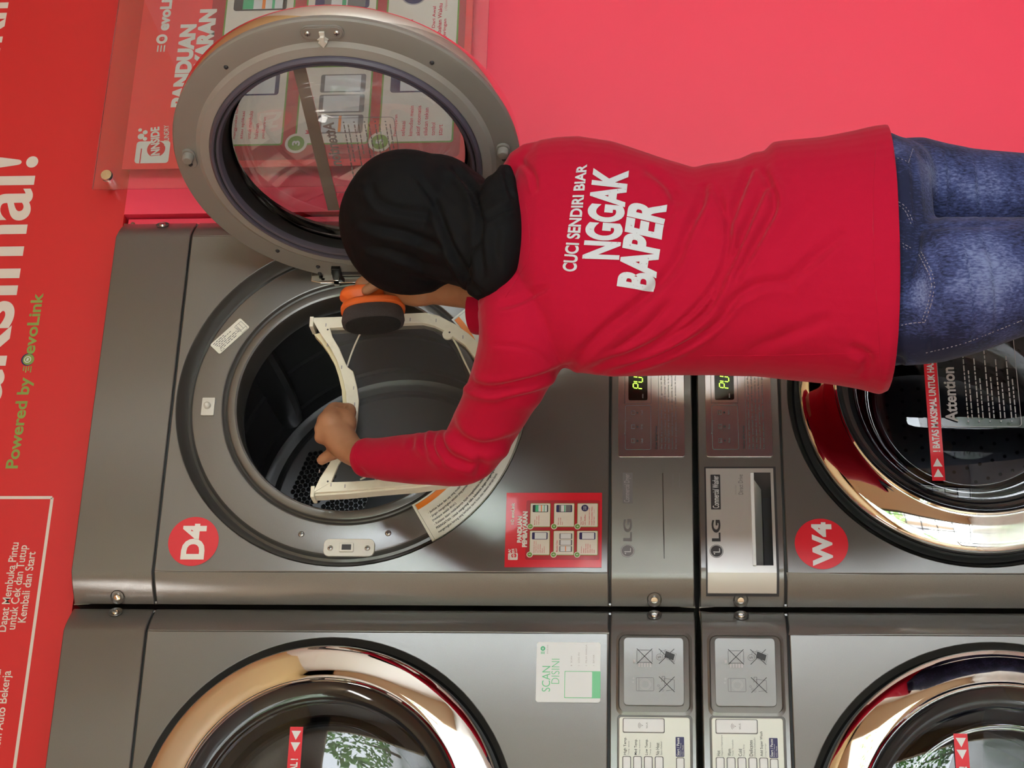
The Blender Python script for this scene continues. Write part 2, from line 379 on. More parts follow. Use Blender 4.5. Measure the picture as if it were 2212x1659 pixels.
def attention_label(parent, x, z, y, m, L=1):
    p = Print()
    w_, h_ = .150, .105
    p.text('Attention', x, x+.092, z-.010, z+.009, m, L, bold=.03)
    lines = ['Jangan memasukkan cucian melebihi garis batas', 'Periksa kantong pakaian sebelum memulai', 'Jangan membuka pintu saat mesin bekerja', 'Pastikan pintu tertutup rapat', 'Bersihkan saringan setelah dipakai']
    for i in range(5):
        zz = z-.025-i*.0165; w2 = (.125, .108, .118, .098, .112)[i]
        for j in range(2):
            xx = x+.006
            while xx < x+w2*(1-.35*j):
                l = random.uniform(.004, .011); p.rect(xx, xx+l, zz-j*.0065-.0009, zz-j*.0065+.0009, m, L); xx += l+.0022
        p.disc(x+.001, zz, .0013, m, L, 8)
    p.line(rrect(x-.008, x+w_, z-h_, z+.016, .006), .0009, m, L, True)
    return p.build('notice_label', parent, (0, y, 0), label='clear notice label with printed heading and small text')
def drum(parent, c, y0, y1, R, dryer=True, holes=True):
    b = MB(); b.lathe([(.192, y0-.010), (.205, y0), (R-.012, y0+.004), (R, y0+.016), (R, y1-.02), (R-.006, y1-.006), (R-.018, y1), (.0001, y1)], c, 96)
    # ridges pressed in the wall
    for yy in (y0+.14, y0+.30, y0+.46):
        if yy < y1-.05: b.lathe([(R, yy), (R-.004, yy+.006), (R-.004, yy+.016), (R, yy+.022)], c, 96)
    if dryer:   # raised duct plates pressed in the back wall
        b.lathe([(.262, y1+.001), (.258, y1-.010), (.250, y1-.012), (.246, y1-.008)], c, 96)
        b.lathe([(.075, y1-.001), (.07, y1-.018), (.05, y1-.024), (0.0001, y1-.024)], c, 48)
    o = b.build('drum', ['drum'], parent, ang=30)
    for k in range(3):
        a = math.radians(100+120*k); b = MB(); pts = [(-.030, 0), (-.020, .030), (-.006, .052), (.006, .052), (.020, .030), (.030, 0)]
        n = 10; vs = []
        for j in range(n+1):
            t = j/n; yy = y0+.03+(y1-y0-.06)*t; hgt = .25+.75*math.sin(PI*min(1, max(0, t*.9+.1)))**.6
            for (px, pz) in pts: vs.append((px*(.7+.3*hgt), yy, -(R-.001)+pz*hgt))
        fs = [(j*6+i, j*6+i+1, (j+1)*6+i+1, (j+1)*6+i) for j in range(n) for i in range(5)]
        fs += [tuple(range(6)), tuple(n*6+i for i in reversed(range(6)))]
        b.add(vs, fs); l = b.build('drum_lifter', ['drum'], o, c, ang=50); l.rotation_euler.y = a
    if holes:
        b = MB()
        if dryer:
            # hexagonal holes fields in the back wall
            def field(cx, cz, w_, h_, rot, s_=.0105, r_=.0040):
                ca, sa = math.cos(rot), math.sin(rot); rows = int(h_/(s_*.866))
                for j in range(rows):
                    for i in range(int(w_/s_)):
                        x = (i+.5*(j % 2))*s_-w_/2; z = j*s_*.866-h_/2
                        if abs(x)/(w_/2)+max(0, abs(z)/(h_/2)-.45) > 1.0: continue
                        X, Z = cx+x*ca-z*sa, cz+x*sa+z*ca
                        if (X-c[0])**2+(Z-c[2])**2 > .246**2: continue
                        b.lathe([(r_+.0012, y1-.0006), (r_+.0004, y1-.0022), (r_, y1-.0010), (r_*.9, y1-.0004), (.0001, y1-.0004)], (X, 0, Z), 10, [1, 1, 0, 0])
            field(c[0]+.075, c[2]+.18, .13, .075, -.35)
            field(c[0]-.015, c[2]+.085, .13, .16, .12)
            field(c[0]-.12, c[2]-.04, .15, .14, 1.5)
        else:
            for j in range(13):
                yy = y0+.05+j*.035
                for i in range(60):
                    a = 2*PI*(i+.5*(j % 2))/60
                    q = Matrix.Translation(Vector(c)+Vector((math.cos(a)*(R-.0006), yy, math.sin(a)*(R-.0006)))) @ Matrix.Rotation(-a+PI/2, 4, 'Y')
                    vs = [q @ Vector((.0042*math.cos(t), .0042*math.sin(t), 0)) for t in [2*PI*h/8 for h in range(8)]]
                    b.add(vs, [tuple(range(8))], 0)
            for j in range(9):
                for i in range(10+j*5):
                    a = 2*PI*i/(10+j*5); r_ = .05+j*.024
                    b.lathe([(.0036, y1-.0008), (.0001, y1-.0008)], (c[0]+r_*math.cos(a), 0, c[2]+r_*math.sin(a)), 8, 0)
        b.build('drum_perforation', ['drumhole', 'drum'], o, ang=30)
    return o
def lg_logo(p, x0, x1, zc, m, ring=None):
    """round face mark and two letters"""
    r = .0105; cx = x0+r
    p.disc(cx, zc, r, m, 1); p.ring(cx, zc, r*.93, .0007, 'silverl', 2)
    p.text('L', cx-.0022, cx+.0045, zc-.0052, zc+.0050, 'silverl', 2, bold=-.005); p.disc(cx-.0042, zc+.0032, .0011, 'silverl', 2, 10)
    p.text('LG', cx+r+.005, x1, zc-.0068, zc+.0068, m, 2, bold=.035)
M['silverl'] = mat('mark_silver', (.5, .49, .48), .4, .3)
def dashes(p, x0, x1, z, h, m, L=2, seed=None, gap=.0016, lo=.003, hi=.009):
    x = x0
    while x < x1-.002:
        l = min(random.uniform(lo, hi), x1-x); p.rect(x, x+l, z-h/2, z+h/2, m, L); x += l+gap
def seven(p, x, z, w_, h_, ch, m, L=3, sh=.12):
    t = w_*.2
    SEG = {'P': 'abefg', 'U': 'bcdef', 'S': 'acdfg', 'H': 'bcefg'}[ch]
    c = {'a': ((0, h_), (w_, h_)), 'b': ((w_, h_), (w_, h_/2)), 'c': ((w_, h_/2), (w_, 0)), 'd': ((0, 0), (w_, 0)), 'e': ((0, 0), (0, h_/2)), 'f': ((0, h_/2), (0, h_)), 'g': ((0, h_/2), (w_, h_/2))}
    for s_ in SEG:
        (ax, az), (bx, bz) = c[s_]; dx, dz = bx-ax, bz-az; l = math.hypot(dx, dz); k = t*.55
        ax += dx/l*k; az += dz/l*k; bx -= dx/l*k; bz -= dz/l*k
        p.line([(x+ax+az*sh, z+az), (x+bx+bz*sh, z+bz)], t, m, L)
def ctrl_panel(parent, z0, z1, ztop, washer):
    """display side of the control strip; x measured from machine edge"""
    x0, x1 = .2365, .66-.02
    x1 = .640
    p = Print(); b = MB(); b.prism(rrect(x0, x1, z0, z1, .004), -.0022, .004); o = b.build('control_film', ['ctrl'], parent, bevel=.0007)
    p = Print(); d0, d1 = .3335, .470; za = ztop-.0180 if washer else ztop-.0180
    # display window
    zt, zb = (.9572, .9265) if washer else (1.0945, 1.0640)
    p.rect(d0, d1, zb, zt, 'screen', 1, .003)
    p.frame(d0-.006, d1+.006, zb-.006, zt+.006, .0006, 'inkg', 0)
    for i, ch in enumerate('PUSH'): seven(p, .3530+i*.0112, zb+.0080, .0082, .0148, ch, 'led')
    p.text('min', .3370, .344, zb+.0065, zb+.0090, 'inkm', 2)
    # process lamps box
    p.line(rrect(.2415, .2895, zb-.003, zt+.003, .003), .0006, 'inkg', 1, True) if False else None
    X0 = .2490; p.line(rrect(X0, X0+.0755, zb-.005, zt+.005, .003), .0007, 'inkg', 1, True)
    p.rect(X0+.025, X0+.051, zt+.003, zt+.007, 'ctrl', 2); p.text('Processing', X0+.026, X0+.050, zt+.0030, zt+.0068, 'inkg', 3)
    for i in range(3):
        cx = X0+.0148+i*.0240; cz = zt-.0075
        p.frame(cx-.0035, cx+.0038, cz-.0030, cz+.0030, .0007, 'inkg', 1); p.line([(cx-.003, cz), (cx+.003, cz)], .0005, 'inkg', 1); p.disc(cx, cz-.0068, .0016, 'ink', 1, 10)
        p.text((('Wash', 'Rinse', 'Spin') if washer else ('Check', 'Dry', 'Cool'))[i], cx-.0040, cx+.0042, cz-.0155, cz-.0122, 'inkg', 1)
    # instruction text
    ttl = 'Washer Safety Notes' if washer else 'Dryer Safety Notes'
    zz = zb-.014; p.text(ttl, X0+.001, X0+.040, zz-.0018, zz+.0022, 'ink', 1, bold=.02); p.line([(X0, zz-.0035), (x1-.02, zz-.0035)], .0005, 'inkg', 1)
    T = ['Do not dry clothes soiled with oil, grease or flammable substances before washing them first.', 'Do not overload the drum and keep children away from the machine at all times.', 'Do not open the door while the machine is in operation. Check the filter before each use.',
         'Remove clothes promptly after the cycle is finished to avoid creases and damage.', 'Do not put plastic, rubber or foam articles in the machine.']
    for i, t in enumerate(T):
        z_ = zz-.0082-i*.0056; p.text(t, X0+.001, X0+(.245, .240, .242, .20, .15)[i], z_-.0016, z_+.0016, 'inkg', 1)
    p.build('panel_print', o, (0, -.0022, 0), label='dark printed legends and lit green display letters')
    return o
def button_panel(parent, z0, z1, washer, x0=.030, x1=.1700):
    pass
def picto_panel(parent, washer, dz, X=0):
    """pictogram plate with recessed surround plus button panel, on the second stack (x from its left edge)"""
    # recessed tray
    zc = 1.0567+dz
    b = MB(); outer = rrect(.5215, .6405, zc-.0530, zc+.0515, .012, 6); mid = rrect(.5315, .6360, zc-.0465, zc+.0465, .008, 6)
    n = len(outer)
    b.add([(x, -.0004, z) for x, z in outer]+[(x, .0050, z) for x, z in mid], [(i, (i+1) % n, n+(i+1) % n, n+i) for i in range(n)], 0)
    b.add([(x, -.0003, z) for x, z in outer]+[(x*.985+.0088, -.0022, (z-zc)*1.03+zc) for x, z in outer], [(i, (i+1) % n, n+(i+1) % n, n+i) for i in range(n)], 1)
    b.add([(x*.985+.0088, -.0022, (z-zc)*1.03+zc) for x, z in outer]+[((x-.581)*1.07+.581, -.0002, (z-zc)*1.09+zc) for x, z in outer], [(i, (i+1) % n, n+(i+1) % n, n+i) for i in range(n)], 1)
    b.build('recess_frame', ['paint_dark', 'paint'], parent)
    b = MB(); b.prism(rrect(.5325, .6355, zc-.0450, zc+.0450, .006, 5), -.0030, .004); o = b.build('pictogram_plate', ['picto'], parent, bevel=.0008)
    p = Print()
    # four pictures: machine, machine crossed, tub crossed, phone crossed
    def cross(cx, cz, s_=.0115): p.line([(cx-s_, cz-s_), (cx+s_, cz+s_)], .0009, 'ink', 3).line([(cx-s_, cz+s_), (cx+s_, cz-s_)], .0009, 'ink', 3)
    ax, bx = .5640, .6065; tz, bz = zc+.0135, zc-.0195
    p.line(rrect(ax-.010, ax+.010, tz-.0135, tz+.0125, .0015), .0007, 'inkg', 1, True).ring(ax, tz-.001, .0080, .0005, 'inkm', 1).ring(ax, tz-.001, .0062, .0004, 'inkm', 1).line([(ax-.010, tz+.0085), (ax+.010, tz+.0085)], .0005, 'inkg', 1)
    p.text('+', ax+.007, ax+.011, tz+.0145, tz+.0185, 'inkm', 1).text('+', ax+.0015, ax+.005, tz+.0155, tz+.019, 'inkm', 1)
    p.line(rrect(bx-.0095, bx+.0095, tz-.0115, tz+.0115, .002), .0009, 'inkg', 1, True).line(rrect(bx-.0065, bx+.0065, tz-.0085, tz+.006, .002), .0005, 'inkm', 1, True)
    for k in range(5): p.rect(bx-.0165, bx-.0105, tz-.010+k*.0042, tz-.0075+k*.0042, 'inkm', 1, .0008)
    p.rect(bx-.010, bx-.005, tz+.0135, tz+.017, 'inkm', 1); cross(bx, tz)
    p.line([(ax-.008, bz-.011), (ax+.007, bz-.011), (ax+.009, bz+.004), (ax+.003, bz+.004)], .0008, 'inkg', 1).line([(ax-.008, bz-.011), (ax-.0095, bz+.001)], .0008, 'inkg', 1)
    p.line([(ax-.002, bz+.003), (ax+.012, bz+.003), (ax+.012, bz+.007), (ax+.004, bz+.0075)], .0009, 'inkg', 1)
    for q in ((-.006, .010), (-.002, .0125), (-.009, .006)): p.ring(ax+q[0], bz+q[1], .0017, .0005, 'inkg', 1, 12)
    cross(ax, bz)
    p.poly([(bx-.006, bz-.010), (bx+.003, bz-.0125), (bx+.0085, bz+.001), (bx-.001, bz+.0035)], 'ink', 1); p.line([(bx-.008, bz-.0115), (bx+.004, bz-.0145), (bx+.0105, bz+.002), (bx-.001, bz+.006)], .0007, 'inkg', 1, True)
    p.ring(bx-.001, bz+.0105, .0052, .0007, 'inkg', 1, 20).text('$', bx-.003, bx+.001, bz+.0075, bz+.0135, 'inkg', 1).line([(bx+.003, bz+.010), (bx+.009, bz+.008), (bx+.008, bz+.001)], .0007, 'inkg', 1); cross(bx, bz)
    p.build('pictogram_print', o, (0, -.0030, 0), label='line drawings, three of them crossed out')
    # button panel further left
    zc = 1.0561+dz
    b = MB(); b.prism(rrect(.270, .5152, zc-.0525, zc+.0523, .004, 4), -.0024, .004); o = b.build('button_panel', ['silverw'], parent, bevel=.0008)
    b = MB(); n_ = rrect(.268, .5185, zc-.0560, zc+.0550, .006, 4); b.prism(n_, -.0006, .003); b.build('button_panel_surround', ['paint_dark'], parent, bevel=.0005)
    def button(x0, x1, z0, z1):
        q = MB(); q.prism(rrect(x0-.0012, x1+.0012, z0-.0012, z1+.0012, .0024, 4), -.0029, 0, 1); q.prism(rrect(x0, x1, z0, z1, .002, 4), -.0044, 0, 0); return q.build('button', ['whitew', 'inkg'], o, bevel=.0005)
    button(.4925, .5120, zc-.014, zc+.0455)
    names = [('Hot', 'Hygiene Hygienique'), ('Warm', 'Tiede Templado'), ('Cold', 'Froid Frio'), ('Delicates', 'Delicat Delicado'), ('Add Super Wash', 'Long Lavage')] if washer else [('High Temp.', 'Temp. elevee'), ('Med Temp.', 'Temp. moyenne'), ('Low Temp.', 'Temp. basse'), ('No Heat', 'Sans chaleur')]
    p = Print()
    for i, (a, c2) in enumerate(names):
        z = zc+.0400-i*.0158
        button(.4380, .4560, z-.0045, z+.0060)
        wd = .0026*len(a)
        p.text(a, .4590, .4590+wd, z+.0004, z+.0054, 'ink', 1, bold=.005); p.text(c2, .4590, .4590+min(.034, .0017*len(c2)), z-.0038, z-.0010, 'inkg', 1)
    z = zc-.0425; p.rect(.4570, .4860, z-.0010, z+.0115, 'navy', 1, .001); p.text('Start / Pause', .4585, .4845, z+.0060, z+.0100, 'whitew', 2, bold=.01); p.text('Depart / Pause', .4585, .477, z+.0030, z+.0048, 'whitew', 2); p.text('Inicio / Pausa', .4585, .474, z+.0002, z+.0020, 'whitew', 2)
    button(.4390, .4548, z, z+.0100)
    p.build('button_legends', o, (0, -.0024, 0), label='dark printed key legends'); p = Print()
    # wi-fi arcs (drawn on the long key)
    for k in range(3):
        r_ = .0022+k*.0019; p.line([(.5020+r_*math.cos(a), zc+.0175+r_*math.sin(a)) for a in [math.radians(45+90*t/6) for t in range(7)]], .0006, 'inkg', 7)
    p.disc(.5020, zc+.0175, .0007, 'inkg', 7, 8); p.text('Wi-Fi', .4975, .5065, zc+.0095, zc+.0122, 'inkg', 7)
    p.build('wireless_legend', o, (0, -.0024, 0), label='small arcs and lettering on the long key')
def drawer(parent, x0=.0204, x1=.2170, z0=.8690, z1=.9735):
    """silver detergent drawer with a scooped handle and the maker's mark"""
    b = MB(); n_ = 14
    # face: polygon strips following the bent front, with the handle opening left free
    hx0, hx1, hz0, hz1 = .0590, .2100, .8735, .9045
    xs = sorted([x0, x0+.004, .030, .038, FW, hx0, hx1, x1-.003, x1]); zs = [z0, hz0, hz1, z1]
    for xa, xb in zip(xs, xs[1:]):
        for za, zb in zip(zs, zs[1:]):
            if hx0-1e-6 <= xa and xb <= hx1+1e-6 and hz0-1e-6 <= za and zb <= hz1+1e-6: continue
            b.add([(xa, fronty(xa)-.003, za), (xb, fronty(xb)-.003, za), (xb, fronty(xb)-.003, zb), (xa, fronty(xa)-.003, zb)], [(0, 1, 2, 3)])
    # side returns
    for (xa, xb, za, zb) in ((x0, x0, z0, z1), (x1, x1, z0, z1)):
        b.add([(xa, fronty(xa)-.003, za), (xa, fronty(xa)+.006, za), (xa, fronty(xa)+.006, zb), (xa, fronty(xa)-.003, zb)], [(0, 1, 2, 3)])
    for z in (z0, z1):
        for xa, xb in zip(xs, xs[1:]): b.add([(xa, fronty(xa)-.003, z), (xb, fronty(xb)-.003, z), (xb, fronty(xb)+.006, z), (xa, fronty(xa)+.006, z)], [(0, 1, 2, 3)])
    o = b.build('detergent_drawer', ['silver'], parent, ang=15)
    b = MB(); pts = [(x0-.0035, z0-.0045), (x1+.0035, z0-.0045), (x1+.0035, z1+.0025), (x0-.0035, z1+.0025)]
    for (xa, xb, za, zb) in ((x0-.0035, x0, z0-.004, z1+.0025), (x1, x1+.0035, z0-.004, z1+.0025)):
        b.add([(xa, fronty(xa)-.0008, za), (xb, fronty(xb)-.0008, za), (xb, fronty(xb)-.0008, zb), (xa, fronty(xa)-.0008, zb)], [(0, 1, 2, 3)])
    for (za, zb) in ((z0-.004, z0), (z1, z1+.0025)):
        for xa, xb in zip(xs, xs[1:]): b.add([(xa, fronty(xa)-.0008, za), (xb, fronty(xb)-.0008, za), (xb, fronty(xb)-.0008, zb), (xa, fronty(xa)-.0008, zb)], [(0, 1, 2, 3)])
    b.build('drawer_gap', ['ink'], parent)
    # scoop: slopes back downwards, its cavity shade put in as black
    b = MB(); b.add([(hx0, -.003, hz1), (hx1, -.003, hz1), (hx1, .004, hz1-.001), (hx0, .004, hz1-.001)], [(0, 1, 2, 3)], 1)
    b.add([(hx0+.001, .004, hz1-.001), (hx1-.002, .004, hz1-.001), (hx1-.018, .020, hz0+.0135), (hx0+.001, .020, hz0+.0135)], [(0, 1, 2, 3)], 0)
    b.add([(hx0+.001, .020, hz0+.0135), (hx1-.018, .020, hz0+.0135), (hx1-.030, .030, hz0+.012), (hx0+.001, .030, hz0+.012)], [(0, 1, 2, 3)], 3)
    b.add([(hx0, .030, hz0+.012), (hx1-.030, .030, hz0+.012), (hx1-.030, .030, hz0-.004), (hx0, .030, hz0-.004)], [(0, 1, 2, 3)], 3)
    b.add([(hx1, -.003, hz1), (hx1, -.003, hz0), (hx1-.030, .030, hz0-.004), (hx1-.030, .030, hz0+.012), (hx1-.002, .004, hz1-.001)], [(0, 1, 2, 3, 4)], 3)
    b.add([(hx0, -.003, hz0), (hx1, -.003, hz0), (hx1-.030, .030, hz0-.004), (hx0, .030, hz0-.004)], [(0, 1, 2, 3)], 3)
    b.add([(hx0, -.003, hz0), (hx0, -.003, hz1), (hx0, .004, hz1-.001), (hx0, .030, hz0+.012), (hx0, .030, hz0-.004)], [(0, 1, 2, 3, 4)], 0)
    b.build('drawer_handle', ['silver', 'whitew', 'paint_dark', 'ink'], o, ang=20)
    b = MB(); b.box(hx0-.001, hx1-.001, -.0058, -.0028, hz1-.0052, hz1+.0004); b.build('handle_lip', ['whitew'], o, bevel=.0008)
    p = Print(); lg_logo(p, .0710, .1320, .9595, 'ink'); p.rect(.1490, .2065, .9515, .9665, 'ink', 1, .0008); p.text('Commercial Washer', .1510, .2045, .9540, .9640, 'whitew', 2, bold=.01)
    p.text('Direct Drive', .1735, .2065, .9165, .9235, 'inkg', 1); p.text('inverter', .1735, .1900, .9265, .9300, 'inkm', 1)
    p.build('drawer_print', o, (0, -.003, 0), label='dark maker mark and lettering')
    return o
def round_sticker(parent, txt, cx, cz, y=-.0006):
    p = Print(); p.disc(cx, cz, .0405, 'red', 1, 64)
    if txt == 'D4': p.text(txt, cx-.0300, cx+.0290, cz-.0195, cz+.0185, 'white', 2, bold=.045)
    else: p.text(txt, cx-.0355, cx+.0345, cz-.0165, cz+.0145, 'whitew', 2, bold=.045)
    return p.build('number_sticker', parent, (0, y, 0), label=f'round red sticker reading {txt}')
def guide_print(p, w_, h_, big):
    """the payment guide: red sheet, darker panel, six cards. origin at lower left"""
    X = lambda u: u*w_-(.0365 if big else 0); Zf = lambda v: (1-v)*h_
    p.rect(0, w_-(.073 if big else 0), 0, h_, 'guidered' if big else 'red', 1)
    p.poly(rrect(X(.10), X(.895), Zf(.98), Zf(.212), .02*w_), 'darkred', 2)
    p.text('PANDUAN', X(.325), X(.68), Zf(.172), Zf(.122), 'white', 3, bold=.06, rot=.0); p.text('PEMBAYARAN', X(.265), X(.745), Zf(.228), Zf(.176), 'white', 3, bold=.06)
    p.text('evoLink', X(.655), X(.862), Zf(.088), Zf(.052), 'white', 3, bold=.045); cx, cz = X(.618), Zf(.070); p.disc(cx, cz, .021*w_, 'white', 3); p.text('e', cx-.010*w_, cx+.010*w_, cz-.010*w_, cz+.010*w_, 'red', 4, bold=.04)
    for i in range(3): p.rect(cx-.055*w_, cx-.027*w_, cz-.016*w_+i*.012*w_, cz-.011*w_+i*.012*w_, 'white', 3)
    # little washing machine mark
    mx0, mx1, mz0, mz1 = X(.095), X(.185), Zf(.135), Zf(.035)
    p.rect(mx0, mx1, mz0, mz1, 'white', 3, .012*w_); p.line([(mx0, mz1-.020*w_), (mx1-.03*w_, mz1-.020*w_)], .004*w_, 'red', 4)
    p.disc((mx0+mx1)/2+.012*w_, (mz0+mz1)/2-.012*w_, .033*w_, 'red', 4); p.text('INNSIDE', X(.118), X(.243), Zf(.103), Zf(.076), 'white', 5, bold=.04, rot=.12); p.text('LAUNDRY', X(.165), X(.250), Zf(.128), Zf(.113), 'white', 5, bold=.01, rot=.12)
    for q in ((.205, .045, .012), (.222, .056, .009), (.195, .058, .008), (.232, .040, .007)): p.disc(X(q[0]), Zf(q[1]), q[2]*w_, 'white', 4, 14)
    cols = [(.165, .480), (.540, .850)]; rows = [(.258, .460), (.505, .710), (.748, .955)]
    k = 0
    for r in rows:
        for c in cols:
            x0, x1, z0, z1 = X(c[0]), X(c[1]), Zf(r[1]), Zf(r[0]); k += 1
            p.rect(x0-.006*w_, x1+.006*w_, z0-.006*w_, z1+.006*w_, 'green', 3, .012*w_); p.rect(x0, x1, z0, z1, 'cream', 4, .008*w_)
            cw = x1-x0; ch = z1-z0
            def phone(a, b_, top):
                p.rect(a, b_, z0+ch*.10, z0+ch*.90, top, 5, .012*w_); p.rect(a+.006*w_, b_-.006*w_, z0+ch*.16, z0+ch*.76, 'whitew', 6)
            if k in (1, 5): phone(x0+cw*.64, x0+cw*.94, 'navy')
            if k == 2: phone(x0+cw*.62, x0+cw*.94, 'ink'); p.rect(x0+cw*.64, x0+cw*.92, z0+ch*.60, z0+ch*.76, 'teal', 7); p.rect(x0+cw*.64, x0+cw*.92, z0+ch*.42, z0+ch*.47, 'orange', 7); p.rect(x0+cw*.64, x0+cw*.92, z0+ch*.28, z0+ch*.32, 'teal', 7)
            if k == 3:
                for j in range(3): p.rect(x0+cw*(.12+.27*j), x0+cw*(.36+.27*j), z0+ch*.07, z0+ch*.72, 'inkg', 5, .008*w_); p.rect(x0+cw*(.135+.27*j), x0+cw*(.345+.27*j), z0+ch*.14, z0+ch*.66, 'whitew', 6)
                p.rect(x0+cw*.135, x0+cw*.345, z0+ch*.38, z0+ch*.42, 'orange', 7); p.text('Masukkan Token', x0+cw*.12, x0+cw*.6, z0+ch*.80, z0+ch*.88, 'redtxt', 5, bold=.01)
            if k == 4: phone(x0+cw*.62, x0+cw*.94, 'navy'); p.rect(x0+cw*.635, x0+cw*.925, z0+ch*.16, z0+ch*.42, 'inkg', 7); p.rect(x0+cw*.635, x0+cw*.925, z0+ch*.44, z0+ch*.50, 'teal', 7); p.rect(x0+cw*.635, x0+cw*.925, z0+ch*.66, z0+ch*.76, 'inkg', 7)
            if k == 6:
                p.disc(x0+cw*.80, z0+ch*.64, .155*cw, 'inkm', 5); p.disc(x0+cw*.80, z0+ch*.64, .14*cw, 'navy', 6)
                p.text('PUSH', x0+cw*.72, x0+cw*.88, z0+ch*.65, z0+ch*.71, 'whitew', 7, bold=.02); p.text('START', x0+cw*.72, x0+cw*.88, z0+ch*.56, z0+ch*.62, 'whitew', 7, bold=.02)
                tx = [('Tekan Tombol', .80, .05, .42), ('START', .72, .05, .26), ('Lalu Aktifkan', .63, .05, .44), ('Langkah Dari Awal', .30, .05, .62), ('Penambahan Waktu', .22, .05, .66), ('Pengeringan', .14, .05, .44)] if big else [('Tekan Tombol', .80, .06, .42), ('Start', .70, .06, .24), ('Lalu Aktifkan', .60, .06, .52), ('Ulangi Langkah Dari Awal', .38, .06, .80), ('Untuk Penambahan Waktu', .26, .06, .86), ('Pengeringan', .14, .06, .44)]
                for t, zz, xa, xb in tx: p.text(t, x0+cw*xa, x0+cw*xb, z0+ch*zz, z0+ch*(zz+.058), 'redtxt', 5, bold=.02)
                p.text('( Optional )', x0+cw*.56, x0+cw*.76, z0+ch*.145, z0+ch*.185, 'redtxt', 5)
            if k in (1, 2, 4, 5):
                tx = {1: ['Scan kode di mesin', 'menggunakan kamera', 'atau aplikasi', 'untuk membuka', 'halaman', 'pembayaran'], 2: ['Masukkan', 'nomor / email', 'untuk mendaftar'], 4: ['Pilih mesin', 'Untuk mulai', 'bayar'], 5: ['Pembayaran', 'selesai', 'kemudian mesin', 'aktif otomatis', 'silakan tekan', 'tombol', 'start']}[k]
                for i, t in enumerate(tx): zz = .76-i*.105; p.text(t, x0+cw*.07, x0+cw*(.07+.028*len(t)), z0+ch*zz, z0+ch*(zz+.055), 'redtxt', 5, bold=.01)
            nx, nz = x0, z1
            p.disc(nx, nz, .040*w_, 'cream', 5, 24); p.disc(nx, nz, .030*w_, 'green', 6, 24); p.text(str(k), nx-(.004 if k == 1 else .010)*w_, nx+(.005 if k == 1 else .010)*w_, nz-.014*w_, nz+.014*w_, 'whitew', 7, bold=.03)
def scan_sticker(parent):
    p = Print(); x0, x1, z0, z1 = .690-.1540, .690-.0622, 1.1362, 1.2330
    p.rect(x0, x1, z0, z1, 'whitew', 1, .004)
    w_ = x1-x0; h_ = z1-z0
    p.text('SCAN', x0+.016, x0+.055, z1-.0215, z1-.0090, 'scangreen', 2, bold=-.002); p.text('DISINI', x0+.028, x0+.066, z1-.0350, z1-.0230, 'scangreen', 2, bold=-.012)
    p.rect(x0+.0065, x0+.0475, z0, z0+.054, 'scangreen', 2, .001); p.rect(x0+.0075, x0+.0465, z0+.0125, z0+.053, 'whitew', 3, .001)
    for i, t in enumerate(['SCAN', 'LOG IN', 'PILIH HARGA', 'BAYAR']): z = z1-.054-i*.0112; p.text(str(i+1), x0+.0555, x0+.0565, z, z+.0022, 'inkm', 2); p.text(t, x0+.060, x0+.060+.0026*len(t), z, z+.0024, 'inkm', 2)
    p.disc(x1-.010, z1-.0095, .0036, 'teal', 2); p.text('e', x1-.0115, x1-.0085, z1-.0110, z1-.0080, 'whitew', 3)
    for i in range(3): p.rect(x1-.0185, x1-.0145, z1-.0118+i*.002, z1-.0108+i*.002, 'teal', 2)
    p.text('evoLink', x1-.018, x1-.004, z1-.0175, z1-.0150, 'inkm', 2)
    p.build('scan_sticker', parent, (0, -.0006, 0), label='white and green payment sticker')
